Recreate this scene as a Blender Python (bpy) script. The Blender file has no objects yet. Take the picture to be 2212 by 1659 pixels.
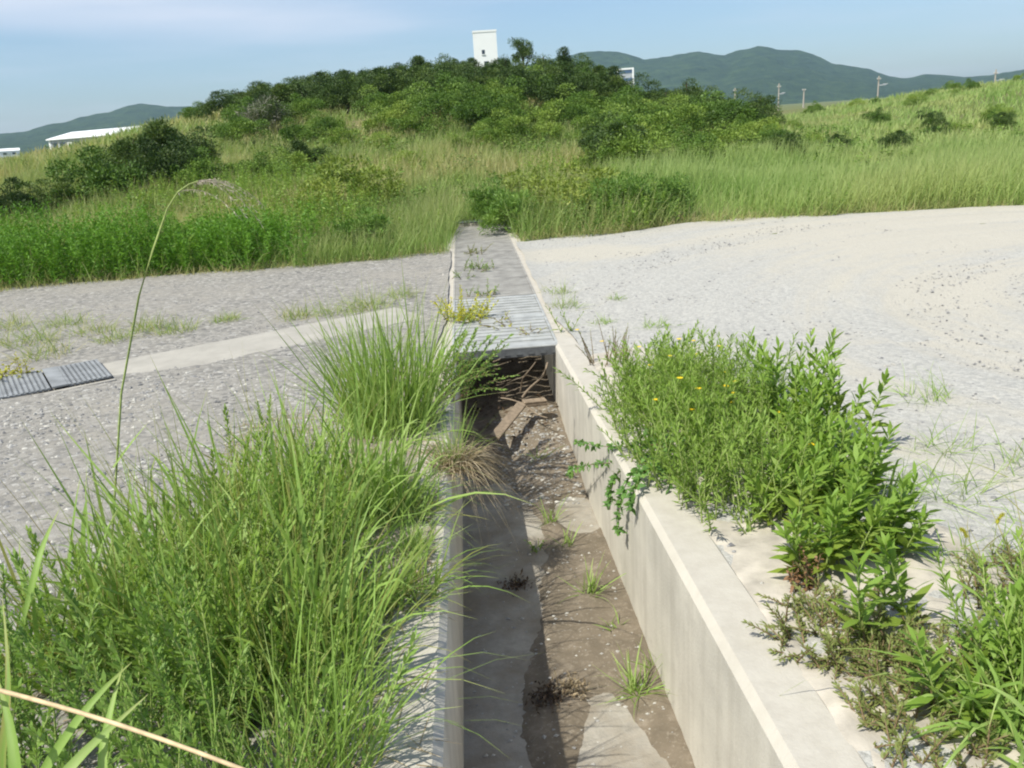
import bpy, math
import numpy as np
from mathutils import Vector

sc = bpy.context.scene
COL = sc.collection
R = math.radians

# ------------------------------------------------------------------ camera model (used to read places off the photograph)
F = 1789.0; CX, CY = 1106.0, 829.5; ROLL = R(3.8); ZC = 1.65
def unroll(px, py):
    a = (px - CX) / F; b = -(py - CY) / F
    return a*math.cos(ROLL) + b*math.sin(ROLL), -a*math.sin(ROLL) + b*math.cos(ROLL)
_u, _v = unroll(989.0, 269.0)
PITCH = math.atan(_v)
AZ = -math.atan2(_u, math.cos(PITCH) + math.sin(PITCH)*_v)
F0 = np.array([math.sin(AZ), math.cos(AZ), 0]); R0 = np.array([math.cos(AZ), -math.sin(AZ), 0]); UP = np.array([0, 0, 1.0])
def ray(px, py):
    a, b = unroll(px, py)
    d = a*R0 + (math.cos(PITCH) + math.sin(PITCH)*b)*F0 + (b*math.cos(PITCH) - math.sin(PITCH))*UP
    return d/np.linalg.norm(d)
def azel(px, py):
    d = ray(px, py); return math.atan2(d[0], d[1]), math.asin(d[2])
def at(px, py, Y):
    d = ray(px, py); return np.array([0, 0, ZC]) + d*(Y/d[1])

# ------------------------------------------------------------------ noise and terrain
def vnoise(x, y, seed=0):
    x = np.asarray(x, float); y = np.asarray(y, float)
    xi = np.floor(x).astype(np.int64); yi = np.floor(y).astype(np.int64)
    fx = x - xi; fy = y - yi; fx = fx*fx*(3-2*fx); fy = fy*fy*(3-2*fy)
    def h(a, b):
        n = (a*374761393 + b*668265263 + seed*974634757) & 0xFFFFFFFF
        n = ((n ^ (n >> 13))*1274126177) & 0xFFFFFFFF
        return ((n ^ (n >> 16)) & 0xFFFF)/65535.0
    return (h(xi, yi)*(1-fx) + h(xi+1, yi)*fx)*(1-fy) + (h(xi, yi+1)*(1-fx) + h(xi+1, yi+1)*fx)*fy
def fbm(x, y, seed=0, o=3):
    s = 0; a = .5; t = 0
    for i in range(o):
        s = s + a*vnoise(x*2**i, y*2**i, seed+i*17); t += a; a *= .5
    return s/t
YG, SL = 6.3, .055
MX = [-80, -40, -25, -18, -14, -10, -5, 0, 5, 8, 12, 15, 20, 25, 32, 45, 80]
MZ = [0, .1, .8, 1.7, 2.6, 3.1, 3.4, 3.6, 3.2, 2.0, 1.1, .7, .6, 1.1, 1.9, 2.2, 0]
SY = [12.5, 16, 20, 25, 30, 36, 42, 46, 60, 90, 160]
SZ = [0, .03, .12, .28, .50, .73, .92, .97, .8, .4, 0]
def H(x, y):
    x = np.asarray(x, float); y = np.asarray(y, float)
    base = SL*np.clip(YG - y, 0, 8)
    s = np.interp(y, SY, SZ)
    m = np.interp(x, MX, MZ)*s
    b = (fbm(x*.22, y*.22, 5) - .5)*.9*np.clip((y-15)/12, 0, 1)*np.clip((150-y)/60, 0, 1)
    return base + m + b*.6
def Pg(px, py, h=0.0):
    d = ray(px, py); o = np.array([0, 0, ZC]); t = .5
    while t < 400:
        q = o + d*t
        if q[2] <= float(H(q[0], q[1])) + h: break
        t *= 1.01
    return q
XL, XR, WT, DEPTH = -.15, .60, .17, .62        # inner faces of the channel, wall thickness, depth
Y0, YE = -4.0, 14.6

# ------------------------------------------------------------------ mesh helpers
def mesh_obj(name, V, Fq, mat, parent=None, tint=None, tt=None, smooth=False, loc=None, tris=None):
    me = bpy.data.meshes.new(name)
    V = np.asarray(V, np.float32).reshape(-1, 3)
    nq = 0 if Fq is None else len(Fq); nt = 0 if tris is None else len(tris)
    me.vertices.add(len(V)); me.vertices.foreach_set('co', V.ravel())
    idx = []
    if nq: idx.append(np.asarray(Fq, np.int32).ravel())
    if nt: idx.append(np.asarray(tris, np.int32).ravel())
    idx = np.concatenate(idx)
    me.loops.add(len(idx)); me.loops.foreach_set('vertex_index', idx)
    st = np.concatenate([np.arange(nq)*4, nq*4 + np.arange(nt)*3]).astype(np.int32)
    me.polygons.add(nq+nt); me.polygons.foreach_set('loop_start', st)
    me.polygons.foreach_set('use_smooth', np.full(nq+nt, bool(smooth)))
    for nm, arr in (('tint', tint), ('along', tt)):
        if arr is not None:
            a = me.attributes.new(nm, 'FLOAT', 'POINT'); a.data.foreach_set('value', np.asarray(arr, np.float32).ravel())
    me.update(); me.validate()
    if mat: me.materials.append(mat)
    o = bpy.data.objects.new(name, me); COL.objects.link(o)
    if parent: o.parent = parent
    if loc is not None: o.location = loc
    return o
def tag(o, label=None, cat=None, group=None, kind=None):
    if label: o['label'] = label
    if cat: o['category'] = cat
    if group: o['group'] = group
    if kind: o['kind'] = kind
    return o
def empty(name, loc, label, cat, group=None):
    o = bpy.data.objects.new(name, None); COL.objects.link(o); o.location = loc; o.empty_display_size = .1
    return tag(o, label, cat, group)

class Geo:
    def __init__(s): s.V = []; s.F = []; s.T = []; s.A = []; s.n = 0
    def add(s, g, off=None):
        V, Fq, T, A = g
        if off is not None: V = V + np.asarray(off)
        s.V.append(V); s.F.append(Fq + s.n); s.T.append(T); s.A.append(A); s.n += len(V); return s
    def build(s, name, mat, parent=None, loc=None, smooth=True):
        return mesh_obj(name, np.concatenate(s.V), np.concatenate(s.F), mat, parent, np.concatenate(s.T), np.concatenate(s.A), smooth, loc)
def unit(v):
    return v/np.maximum(np.linalg.norm(v, axis=-1, keepdims=True), 1e-9)
def ribbons(rng, P, D, L, W, droop=0.0, seg=4, leaf=False, tint=None, twist=.6, swirl=0.0):
    n = len(P); P = np.asarray(P, float); D = unit(np.asarray(D, float))
    L = np.broadcast_to(L, (n,)).astype(float); W = np.broadcast_to(W, (n,)).astype(float); dr = np.broadcast_to(droop, (n,)).astype(float)
    tint = rng.random(n) if tint is None else np.broadcast_to(tint, (n,))
    t = np.linspace(0, 1, seg+1)
    S = unit(np.cross(D, UP + rng.normal(0, .15, (n, 3))))
    N = np.cross(S, D); ph = rng.normal(0, twist, n)[:, None]
    S = S*np.cos(ph) + N*np.sin(ph)
    side = np.cross(D, UP)*rng.normal(0, swirl, n)[:, None] if swirl else np.zeros((n, 3))
    C = P[:, None, :] + D[:, None, :]*(L[:, None]*t)[:, :, None] + side[:, None, :]*(L[:, None]*t**2)[:, :, None]
    C[:, :, 2] -= (dr*L)[:, None]*t**2.2
    w = np.sin(np.pi*np.clip(t, 0, 1)**.8)**.8*.96 + .04 if leaf else np.minimum(1, .7+2*t)*np.clip(1-t**1.8, .03, 1)
    O = S[:, None, :]*(W[:, None]*.5*w)[:, :, None]
    V = np.stack([C-O, C+O], 2).reshape(-1, 3)
    base = (np.arange(n)*(seg+1)*2)[:, None]; k = (np.arange(seg)*2)[None, :]
    b = (base + k).ravel()
    Fq = np.stack([b, b+1, b+3, b+2], 1)
    T = np.repeat(tint, (seg+1)*2); A = np.tile(np.repeat(t, 2), n)
    return V, Fq, T, A
def tubes(lines, r0, r1, ns=4, tint=.5):
    # lines (m,k,3): tapered tubes
    lines = np.asarray(lines, float)
    if lines.ndim == 2: lines = lines[None]
    m, k, _ = lines.shape
    tan = unit(np.gradient(lines, axis=1))
    ref = np.where(np.abs(tan[..., 2:3]) > .9, np.array([1.0, 0, 0]), UP)
    a = unit(np.cross(tan, ref)); b = np.cross(tan, a)
    t = np.linspace(0, 1, k)
    r = np.broadcast_to(r0, (m,))[:, None]*(1-t) + np.broadcast_to(r1, (m,))[:, None]*t
    th = np.arange(ns)/ns*2*np.pi
    V = lines[:, :, None, :] + r[:, :, None, None]*(a[:, :, None, :]*np.cos(th)[None, None, :, None] + b[:, :, None, :]*np.sin(th)[None, None, :, None])
    V = V.reshape(-1, 3)
    i, j, q = np.meshgrid(np.arange(m), np.arange(k-1), np.arange(ns), indexing='ij')
    v = lambda jj, qq: (i*k + jj)*ns + qq % ns
    Fq = np.stack([v(j, q), v(j, q+1), v(j+1, q+1), v(j+1, q)], -1).reshape(-1, 4)
    T = np.repeat(np.broadcast_to(tint, (m,)), k*ns); A = np.tile(np.repeat(t, ns), m)
    return V, Fq, T, A
def curve(P, D, L, droop, k=6):
    P = np.atleast_2d(P); D = unit(np.atleast_2d(D)); n = len(P)
    L = np.broadcast_to(L, (n,)); dr = np.broadcast_to(droop, (n,)); t = np.linspace(0, 1, k)
    C = P[:, None, :] + D[:, None, :]*(L[:, None]*t)[:, :, None]
    C[:, :, 2] -= (dr*L)[:, None]*t**2.2
    return C
BOXF = np.array([[0, 3, 2, 1], [4, 5, 6, 7], [0, 1, 5, 4], [1, 2, 6, 5], [2, 3, 7, 6], [3, 0, 4, 7]])
def boxes(L):
    V = []; Fq = []
    for i, (x0, x1, y0, y1, z0, z1) in enumerate(L):
        V += [(x0, y0, z0), (x1, y0, z0), (x1, y1, z0), (x0, y1, z0), (x0, y0, z1), (x1, y0, z1), (x1, y1, z1), (x0, y1, z1)]
        Fq.append(BOXF + i*8)
    return np.array(V, float), np.concatenate(Fq)
def bevel(o, w=.004, seg=2):
    m = o.modifiers.new('b', 'BEVEL'); m.width = w; m.segments = seg; m.limit_method = 'ANGLE'; return o

# ------------------------------------------------------------------ materials
class NT:
    def __init__(s, name):
        s.m = bpy.data.materials.new(name); s.m.use_nodes = True; s.t = s.m.node_tree; s.t.nodes.clear()
        s.out = s.n('ShaderNodeOutputMaterial')
    def n(s, typ, **kw):
        nd = s.t.nodes.new(typ)
        for k, v in kw.items(): setattr(nd, k, v)
        return nd
    def l(s, a, b): s.t.links.new(a, b)
    def set(s, nd, **kw):
        for k, v in kw.items():
            k = k.replace('_', ' ')
            if hasattr(v, 'is_linked') or isinstance(v, bpy.types.NodeSocket): s.l(v, nd.inputs[k])
            else: nd.inputs[k].default_value = v
        return nd
    def math(s, op, a, b=0.0, c=None):
        nd = s.n('ShaderNodeMath', operation=op)
        for i, v in enumerate((a, b) if c is None else (a, b, c)):
            if isinstance(v, bpy.types.NodeSocket): s.l(v, nd.inputs[i])
            else: nd.inputs[i].default_value = v
        return nd.outputs[0]
    def ramp(s, fac, stops):
        nd = s.n('ShaderNodeValToRGB'); e = nd.color_ramp.elements
        while len(e) < len(stops): e.new(.5)
        for i, (p, c) in enumerate(stops): e[i].position = p; e[i].color = (*c, 1) if len(c) == 3 else c
        s.l(fac, nd.inputs[0]); return nd.outputs[0]
    def mix(s, fac, a, b, blend='MIX'):
        nd = s.n('ShaderNodeMix', data_type='RGBA', blend_type=blend)
        for i, v in ((0, fac), (6, a), (7, b)):
            if isinstance(v, bpy.types.NodeSocket): s.l(v, nd.inputs[i])
            else: nd.inputs[i].default_value = v if i == 0 else (*v, 1)
        return nd.outputs[2]
    def pos(s):
        return s.n('ShaderNodeNewGeometry').outputs['Position']
    def mapv(s, vec, scale=(1, 1, 1), loc=(0, 0, 0)):
        nd = s.n('ShaderNodeMapping'); s.l(vec, nd.inputs[0]); nd.inputs['Scale'].default_value = scale; nd.inputs['Location'].default_value = loc
        return nd.outputs[0]
    def noise(s, vec, scale, detail=4, rough=.55, dist=0.0):
        nd = s.n('ShaderNodeTexNoise'); s.l(vec, nd.inputs['Vector']); s.set(nd, Scale=scale, Detail=detail, Roughness=rough, Distortion=dist)
        return nd.outputs[0]
    def vor(s, vec, scale, out='Color'):
        nd = s.n('ShaderNodeTexVoronoi'); s.l(vec, nd.inputs['Vector']); s.set(nd, Scale=scale); return nd.outputs[out]
    def bump(s, h, strength=.4, dist=.01):
        nd = s.n('ShaderNodeBump'); s.l(h, nd.inputs['Height']); s.set(nd, Strength=strength, Distance=dist); return nd.outputs[0]
    def principled(s, col, rough=.8, spec=.3, normal=None, metal=0.0):
        b = s.n('ShaderNodeBsdfPrincipled')
        s.set(b, Roughness=rough, Metallic=metal); b.inputs['Specular IOR Level'].default_value = spec
        if isinstance(col, bpy.types.NodeSocket): s.l(col, b.inputs['Base Color'])
        else: b.inputs['Base Color'].default_value = (*col, 1)
        if normal: s.l(normal, b.inputs['Normal'])
        return b.outputs[0]
    def end(s, sh): s.l(sh, s.out.inputs[0]); return s.m

def foliage(name, stops, tip=None, tipstart=.6, trans=.35, rough=.5, vary=.25, spec=.25):
    k = NT(name)
    at_ = k.n('ShaderNodeAttribute', attribute_name='tint').outputs['Fac']
    rnd = k.n('ShaderNodeObjectInfo').outputs['Random']
    f = k.math('ADD', k.math('MULTIPLY', at_, 1-vary), k.math('MULTIPLY', rnd, vary))
    c = k.ramp(f, stops)
    if tip:
        al = k.n('ShaderNodeAttribute', attribute_name='along').outputs['Fac']
        mr = k.n('ShaderNodeMapRange'); k.l(al, mr.inputs[0]); mr.inputs[1].default_value = tipstart; mr.inputs[2].default_value = 1.15
        c = k.mix(mr.outputs[0], c, tip)
    p = k.principled(c, rough, spec)
    tr = k.n('ShaderNodeBsdfTranslucent')
    tc = k.mix(1.0, c, (1.0, 1.0, .62), 'MULTIPLY'); k.l(tc, tr.inputs[0])
    mx = k.n('ShaderNodeMixShader'); mx.inputs[0].default_value = trans
    k.l(p, mx.inputs[1]); k.l(tr.outputs[0], mx.inputs[2])
    return k.end(mx.outputs[0])
M = {}
M['silver'] = foliage('silvergrass_leaf', [(0, (.42, .34, .17)), (.10, (.33, .33, .10)), (.3, (.22, .35, .07)), (.7, (.30, .45, .11)), (1, (.43, .54, .20))], tip=(.50, .48, .21), tipstart=.75, trans=.42)
M['meadow'] = foliage('meadow_grass', [(0, (.52, .45, .25)), (.22, (.45, .44, .19)), (.45, (.32, .40, .13)), (.75, (.21, .33, .08)), (1, (.34, .43, .14))], tip=(.50, .47, .24), tipstart=.5, trans=.42)
M['field'] = foliage('tall_field_grass', [(0, (.46, .45, .20)), (.25, (.38, .45, .155)), (.6, (.30, .43, .12)), (1, (.25, .41, .10))], tip=(.44, .49, .21), tipstart=.45, trans=.42)
M['weed'] = foliage('weed_leaf', [(0, (.16, .25, .04)), (.5, (.20, .32, .05)), (1, (.30, .42, .09))], trans=.4)
M['golden'] = foliage('lance_leaf', [(0, (.36, .32, .07)), (.15, (.25, .32, .05)), (.6, (.21, .35, .055)), (1, (.34, .46, .10))], trans=.42)
M['olive'] = foliage('olive_weed_leaf', [(0, (.28, .22, .09)), (.4, (.20, .24, .07)), (1, (.29, .33, .11))])
M['lesp'] = foliage('bush_clover_leaf', [(0, (.13, .235, .05)), (.5, (.19, .32, .065)), (1, (.30, .43, .11))], trans=.4)
M['hedge'] = foliage('mugwort_leaf', [(0, (.065, .16, .014)), (.5, (.115, .26, .022)), (1, (.19, .36, .04))], trans=.35)
M['dry'] = foliage('dry_grass', [(0, (.24, .18, .11)), (.5, (.38, .30, .19)), (1, (.50, .42, .29))], trans=.2)
M['plume'] = foliage('silky_plume', [(0, (.42, .36, .30)), (1, (.62, .55, .46))], trans=.3)
M['rust'] = foliage('dead_leaf', [(0, (.16, .085, .045)), (1, (.30, .17, .09))], trans=.15)
M['yleaf'] = foliage('yellowing_leaf', [(0, (.22, .26, .04)), (.5, (.48, .46, .04)), (1, (.60, .55, .06))])
M['vine'] = foliage('vine_leaf', [(0, (.10, .22, .05)), (.6, (.17, .32, .08)), (1, (.30, .44, .11))], trans=.4)
M['petal'] = foliage('yellow_petal', [(0, (.80, .55, .01)), (1, (.88, .68, .02))], trans=.2)
M['shrub_dark'] = foliage('dark_shrub_leaf', [(0, (.028, .056, .012)), (.5, (.066, .115, .021)), (1, (.155, .21, .040))], trans=.14, vary=.4)
M['shrub_mid'] = foliage('green_shrub_leaf', [(0, (.050, .105, .015)), (.5, (.115, .205, .030)), (1, (.24, .33, .056))], trans=.18, vary=.4)
M['shrub_pale'] = foliage('yellow_green_shrub_leaf', [(0, (.10, .17, .024)), (.5, (.19, .285, .046)), (1, (.32, .40, .075))], trans=.2, vary=.4)
M['shrub_grey'] = foliage('grey_shrub_twig', [(0, (.13, .13, .09)), (.5, (.22, .22, .16)), (1, (.30, .30, .23))], trans=.1)
M['bushfine'] = foliage('feathery_bush_leaf', [(0, (.07, .145, .025)), (.5, (.13, .24, .04)), (1, (.24, .35, .075))], trans=.3)
M['bushylw'] = foliage('yellow_green_bush_leaf', [(0, (.13, .19, .03)), (.5, (.24, .31, .055)), (1, (.38, .42, .10))], trans=.3)
def plain(name, c, rough=.8, spec=.3, metal=0.0, nscale=20, amt=.35, bump=.2, bd=.005):
    k = NT(name); v = k.pos(); nz = k.noise(v, nscale, 5)
    f = k.ramp(nz, [(.3, tuple(x*(1-amt) for x in c)), (.7, tuple(min(1, x*(1+amt*.6)) for x in c))])
    return k.end(k.principled(f, rough, spec, k.bump(nz, bump, bd), metal))
M['bark'] = plain('bark', (.14, .10, .07), nscale=15)
M['stemg'] = plain('green_stem', (.30, .37, .12), .6, nscale=60, bump=0.0)
M['stemb'] = plain('brown_stem', (.20, .14, .08), .7, nscale=60, bump=0.0)
M['straw'] = plain('straw_stalk', (.62, .47, .27), .5, nscale=50, amt=.3, bump=.1)
M['wood'] = plain('driftwood', (.25, .195, .14), .8, nscale=40)
M['white'] = plain('white_render', (.84, .85, .85), .7, nscale=1, amt=.04, bump=0.0)
M['glass'] = plain('dark_glass', (.035, .05, .07), .15, .5, nscale=1, amt=.1, bump=0.0)
M['bluewin'] = plain('blue_window', (.07, .12, .21), .2, .5, nscale=1, amt=.1, bump=0.0)
M['greyp'] = plain('grey_panel', (.42, .44, .47), .7, nscale=1, amt=.1, bump=0.0)
M['pole'] = plain('concrete_pole', (.40, .36, .31), .8, nscale=2, amt=.15)
M['roofw'] = plain('white_metal_roof', (.86, .87, .88), .35, .5, nscale=.5, amt=.05, bump=0.0)
M['galv2'] = plain('dull_gutter_steel', (.25, .26, .265), .6, .4, .1, nscale=9, amt=.3, bump=.05)
M['galv'] = plain('galvanised_steel', (.385, .39, .375), .55, .5, .1, nscale=9, amt=.25, bump=.05)
M['rustg'] = plain('dusty_steel', (.33, .315, .285), .7, .3, .1, nscale=7, amt=.3, bump=.1)
M['darkst'] = plain('dark_steel', (.12, .125, .13), .6, .4, .2, nscale=20)
M['silt'] = plain('dark_silt', (.035, .032, .028), .9, nscale=30)  # near-black colour painted for the shade beneath the gutter grates
M['litter'] = foliage('leaf_litter', [(0, (.03, .022, .015)), (.6, (.075, .05, .032)), (1, (.17, .115, .07))], trans=.05)

def concrete(name, base, streak=True, edge=0.0):
    k = NT(name); v = k.pos()
    n1 = k.noise(v, 3.0, 6, .6); n2 = k.noise(v, 90, 3); n3 = k.noise(v, 14, 5, .65)
    c = k.ramp(n1, [(.3, tuple(x*.82 for x in base)), (.7, tuple(x*1.08 for x in base))])
    c = k.mix(k.math('MULTIPLY', k.ramp(n3, [(.52, (0, 0, 0)), (.75, (1, 1, 1))]), .35), c, tuple(x*.62 for x in base))
    if streak:   # rain stains running down the upright faces only
        nx = k.n('ShaderNodeSeparateXYZ'); k.l(k.n('ShaderNodeNewGeometry').outputs['True Normal'], nx.inputs[0]); up_ = k.math('SUBTRACT', 1.0, k.math('ABSOLUTE', nx.outputs[2]))
        s1 = k.noise(k.mapv(v, (1, 5.5, .28)), 1.6, 5, .6)
        c = k.mix(k.math('MULTIPLY', k.math('MULTIPLY', k.ramp(s1, [(.46, (0, 0, 0)), (.68, (1, 1, 1))]), .34), up_), c, (base[0]*.55, base[1]*.53, base[2]*.50))
        s2 = k.noise(k.mapv(v, (1, 16, .5), (3, 7, 1)), 1.5, 3, .6)
        c = k.mix(k.math('MULTIPLY', k.math('MULTIPLY', k.ramp(s2, [(.55, (0, 0, 0)), (.75, (1, 1, 1))]), .15), up_), c, (base[0]*.7, base[1]*.66, base[2]*.62))
    if streak:   # flat tops coloured darker to offset the strong sunlight on them
        c = k.mix(k.math('MULTIPLY', k.math('ABSOLUTE', nx.outputs[2]), .85), c, k.ramp(n3, [(.3, (.37, .34, .29)), (.7, (.46, .43, .375))]))
    h = k.math('ADD', n2, k.math('MULTIPLY', n3, .8))
    return k.end(k.principled(c, .88, .2, k.bump(h, .35, .004)))
M['conc'] = concrete('channel_concrete', (.60, .565, .495))
M['conc2'] = concrete('slab_concrete', (.375, .355, .315), False)
def floor_mat():
    k = NT('stained_floor_concrete'); v = k.pos(); n1 = k.noise(v, 4, 6, .65); n2 = k.noise(v, 22, 5, .65); n3 = k.noise(v, 110, 3)
    c = k.ramp(n2, [(.3, (.26, .24, .205)), (.7, (.40, .37, .32))])
    c = k.mix(k.math('MULTIPLY', k.ramp(k.math('ADD', k.math('MULTIPLY', n1, .75), k.math('MULTIPLY', n2, .25)), [(.42, (0, 0, 0)), (.60, (1, 1, 1))]), .75), c, (.20, .165, .12))
    return k.end(k.principled(c, .9, .2, k.bump(k.math('ADD', n3, n2), .4, .006)))
M['floorc'] = floor_mat()

def gravel_mat(name, sand, grey, dark, rings=False, peb=42.0, pamt=.55):
    k = NT(name); v = k.pos()
    n1 = k.noise(v, .7, 5, .6); n2 = k.noise(v, 5, 5, .65)
    if rings:   # wheel tracks swept round by turning vehicles
        sep = k.n('ShaderNodeSeparateXYZ'); k.l(v, sep.inputs[0])
        dx = k.math('SUBTRACT', sep.outputs[0], 6.5); dy = k.math('SUBTRACT', sep.outputs[1], 5.2)
        r = k.math('SQRT', k.math('ADD', k.math('MULTIPLY', dx, dx), k.math('MULTIPLY', dy, dy)))
        an = k.math('ARCTAN2', dy, dx)
        cb = k.n('ShaderNodeCombineXYZ'); k.l(k.math('MULTIPLY', r, 2.2), cb.inputs[0]); k.l(k.math('MULTIPLY', an, .9), cb.inputs[1])
        rn = k.noise(cb.outputs[0], 1.0, 5, .62, .25)
        cb2 = k.n('ShaderNodeCombineXYZ'); k.l(k.math('MULTIPLY', r, 9), cb2.inputs[0]); k.l(k.math('MULTIPLY', an, 1.6), cb2.inputs[1])
        rn2 = k.noise(cb2.outputs[0], 1.0, 4, .6, .2)
        m = k.math('ADD', k.math('MULTIPLY', rn, .62), k.math('ADD', k.math('MULTIPLY', n2, .22), k.math('MULTIPLY', rn2, .16)))
        # greyer stone towards the channel
        near = k.n('ShaderNodeMapRange'); k.l(sep.outputs[0], near.inputs[0]); near.inputs[1].default_value = 1.0; near.inputs[2].default_value = 4.2; near.inputs[3].default_value = -.11; near.inputs[4].default_value = .03
        m = k.math('ADD', m, near.outputs[0])
        ex = k.math('DIVIDE', k.math('SUBTRACT', sep.outputs[0], 1.35), 1.15); ey = k.math('DIVIDE', k.math('SUBTRACT', sep.outputs[1], 10.35), .75)
        er = k.math('SQRT', k.math('ADD', k.math('MULTIPLY', ex, ex), k.math('MULTIPLY', ey, ey)))
        m = k.math('ADD', m, k.math('MULTIPLY', k.math('MAXIMUM', k.math('SUBTRACT', 1.0, er), 0.0), .42))
        f = k.ramp(m, [(.41, (0, 0, 0)), (.56, (1, 1, 1))])
        hh = rn2
    else:
        f = k.ramp(k.math('ADD', k.math('MULTIPLY', n1, .6), k.math('MULTIPLY', n2, .4)), [(.42, (0, 0, 0)), (.62, (1, 1, 1))])
        hh = n2
    c = k.mix(f, grey, sand)
    vc = k.n('ShaderNodeSeparateColor'); k.l(k.vor(k.mapv(v, (1, 1, 1.0)), peb), vc.inputs[0])
    vd = k.vor(v, peb, 'Distance')
    pc = k.ramp(vc.outputs[0], [(0, dark), (.35, tuple(x*.85 for x in grey)), (.7, tuple(x*1.1 for x in grey)), (.93, tuple(x*1.3 for x in grey)), (1, (.52, .51, .48))])
    pm = k.math('MULTIPLY', k.math('SUBTRACT', 1.0, k.math('MULTIPLY', f, .75)), pamt)
    c = k.mix(pm, c, pc)
    fine = k.noise(v, 160, 2)
    c = k.mix(k.math('MULTIPLY', k.ramp(fine, [(.38, (1, 1, 1)), (.5, (0, 0, 0))]), .45), c, tuple(x*.55 for x in grey))
    hgt = k.math('ADD', k.math('MULTIPLY', vd, -.5), k.math('ADD', k.math('MULTIPLY', fine, .5), k.math('MULTIPLY', hh, 1.5)))
    return k.end(k.principled(c, .9, .2, k.bump(hgt, .55, .012)))
M['lot'] = gravel_mat('sandy_gravel', (.455, .425, .36), (.405, .395, .365), (.22, .22, .22), True, 42, .38)
M['road'] = gravel_mat('grey_gravel', (.31, .288, .25), (.268, .255, .232), (.10, .10, .10), False, 30, .8)
def ground_mat():
    k = NT('soil_and_thatch'); v = k.pos()
    n1 = k.noise(v, .25, 6, .6); n2 = k.noise(v, 6, 6, .7)
    c = k.ramp(n2, [(.3, (.10, .085, .045)), (.55, (.17, .16, .075)), (.75, (.25, .22, .12))])
    c = k.mix(k.ramp(n1, [(.35, (0, 0, 0)), (.65, (1, 1, 1))]), c, (.11, .15, .045))
    return k.end(k.principled(c, .95, .1, k.bump(n2, .6, .05)))
M['ground'] = ground_mat()
def hill_mat():
    k = NT('forested_hill'); v = k.pos()
    n1 = k.noise(v, .045, 6, .75); n2 = k.noise(v, .008, 4, .6)
    c = k.ramp(n1, [(.32, (.010, .022, .009)), (.5, (.034, .062, .021)), (.68, (.085, .13, .042))])
    c = k.mix(k.math('MULTIPLY', n2, .5), c, (.05, .085, .035))
    return k.end(k.principled(c, .9, .1, k.bump(n1, 1.0, 16.0)))
M['hills'] = hill_mat()
def stone_mat():
    k = NT('loose_stone'); t = k.n('ShaderNodeAttribute', attribute_name='tint').outputs['Fac']
    c = k.ramp(t, [(0, (.13, .13, .135)), (.4, (.28, .275, .27)), (.75, (.37, .355, .325)), (1, (.50, .485, .44))])
    return k.end(k.principled(c, .85, .25))
M['stone'] = stone_mat()
def mud_mat():
    k = NT('drying_mud'); v = k.pos(); n1 = k.noise(v, 6, 6, .65); n2 = k.noise(v, 60, 4, .6)
    c = k.ramp(n1, [(.3, (.12, .098, .070)), (.55, (.172, .140, .102)), (.75, (.30, .255, .20))])
    c = k.mix(k.math('MULTIPLY', k.ramp(n2, [(.55, (0, 0, 0)), (.7, (1, 1, 1))]), .35), c, (.42, .37, .30))
    return k.end(k.principled(c, .8, .3, k.bump(k.math('ADD', n1, k.math('MULTIPLY', n2, .4)), .6, .012)))
M['mud'] = mud_mat()

# ------------------------------------------------------------------ ground sheet (with the slot for the channel)
OL, OR = XL-WT, XR+WT
def axis(fine, far, step, growth):
    a = [fine]
    s = step
    while a[-1] < far: a.append(a[-1]+s); s *= growth
    return a
xr = axis(OR, 2300, .35, 1.09); xl = [-q for q in axis(-OL, 2300, .35, 1.09)][::-1]
xs = np.array(xl + [.2] + xr)
ys = np.concatenate([np.array([-600, -200, -60, -25, -12, -8, -6]), np.arange(Y0, YE, .6), np.array([YE]), np.array(axis(YE+.5, 2300, .5, 1.045))])
gx, gy = np.meshgrid(xs, ys)
gz = H(gx, gy) - .07*np.clip((9.8-gy)/.8, 0, 1)*((gx < OL-.1) | (gx > OR+.1))*(np.abs(gx) < 30)
NX, NY = len(xs), len(ys)
V = np.stack([gx, gy, gz], -1).reshape(-1, 3)
ii, jj = np.meshgrid(np.arange(NX-1), np.arange(NY-1))
cx_ = (xs[:-1]+xs[1:])/2; cy_ = (ys[:-1]+ys[1:])/2
hole = (cx_[None, :] > OL) & (cx_[None, :] < OR) & (cy_[:, None] > Y0) & (cy_[:, None] < YE)
k0 = (jj*NX+ii); Fq = np.stack([k0, k0+1, k0+1+NX, k0+NX], -1)[~hole]
tag(mesh_obj('ground', V, Fq.reshape(-1, 4), M['ground'], smooth=True), 'grassy ground rising to the dune', None, None, 'structure')

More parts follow.
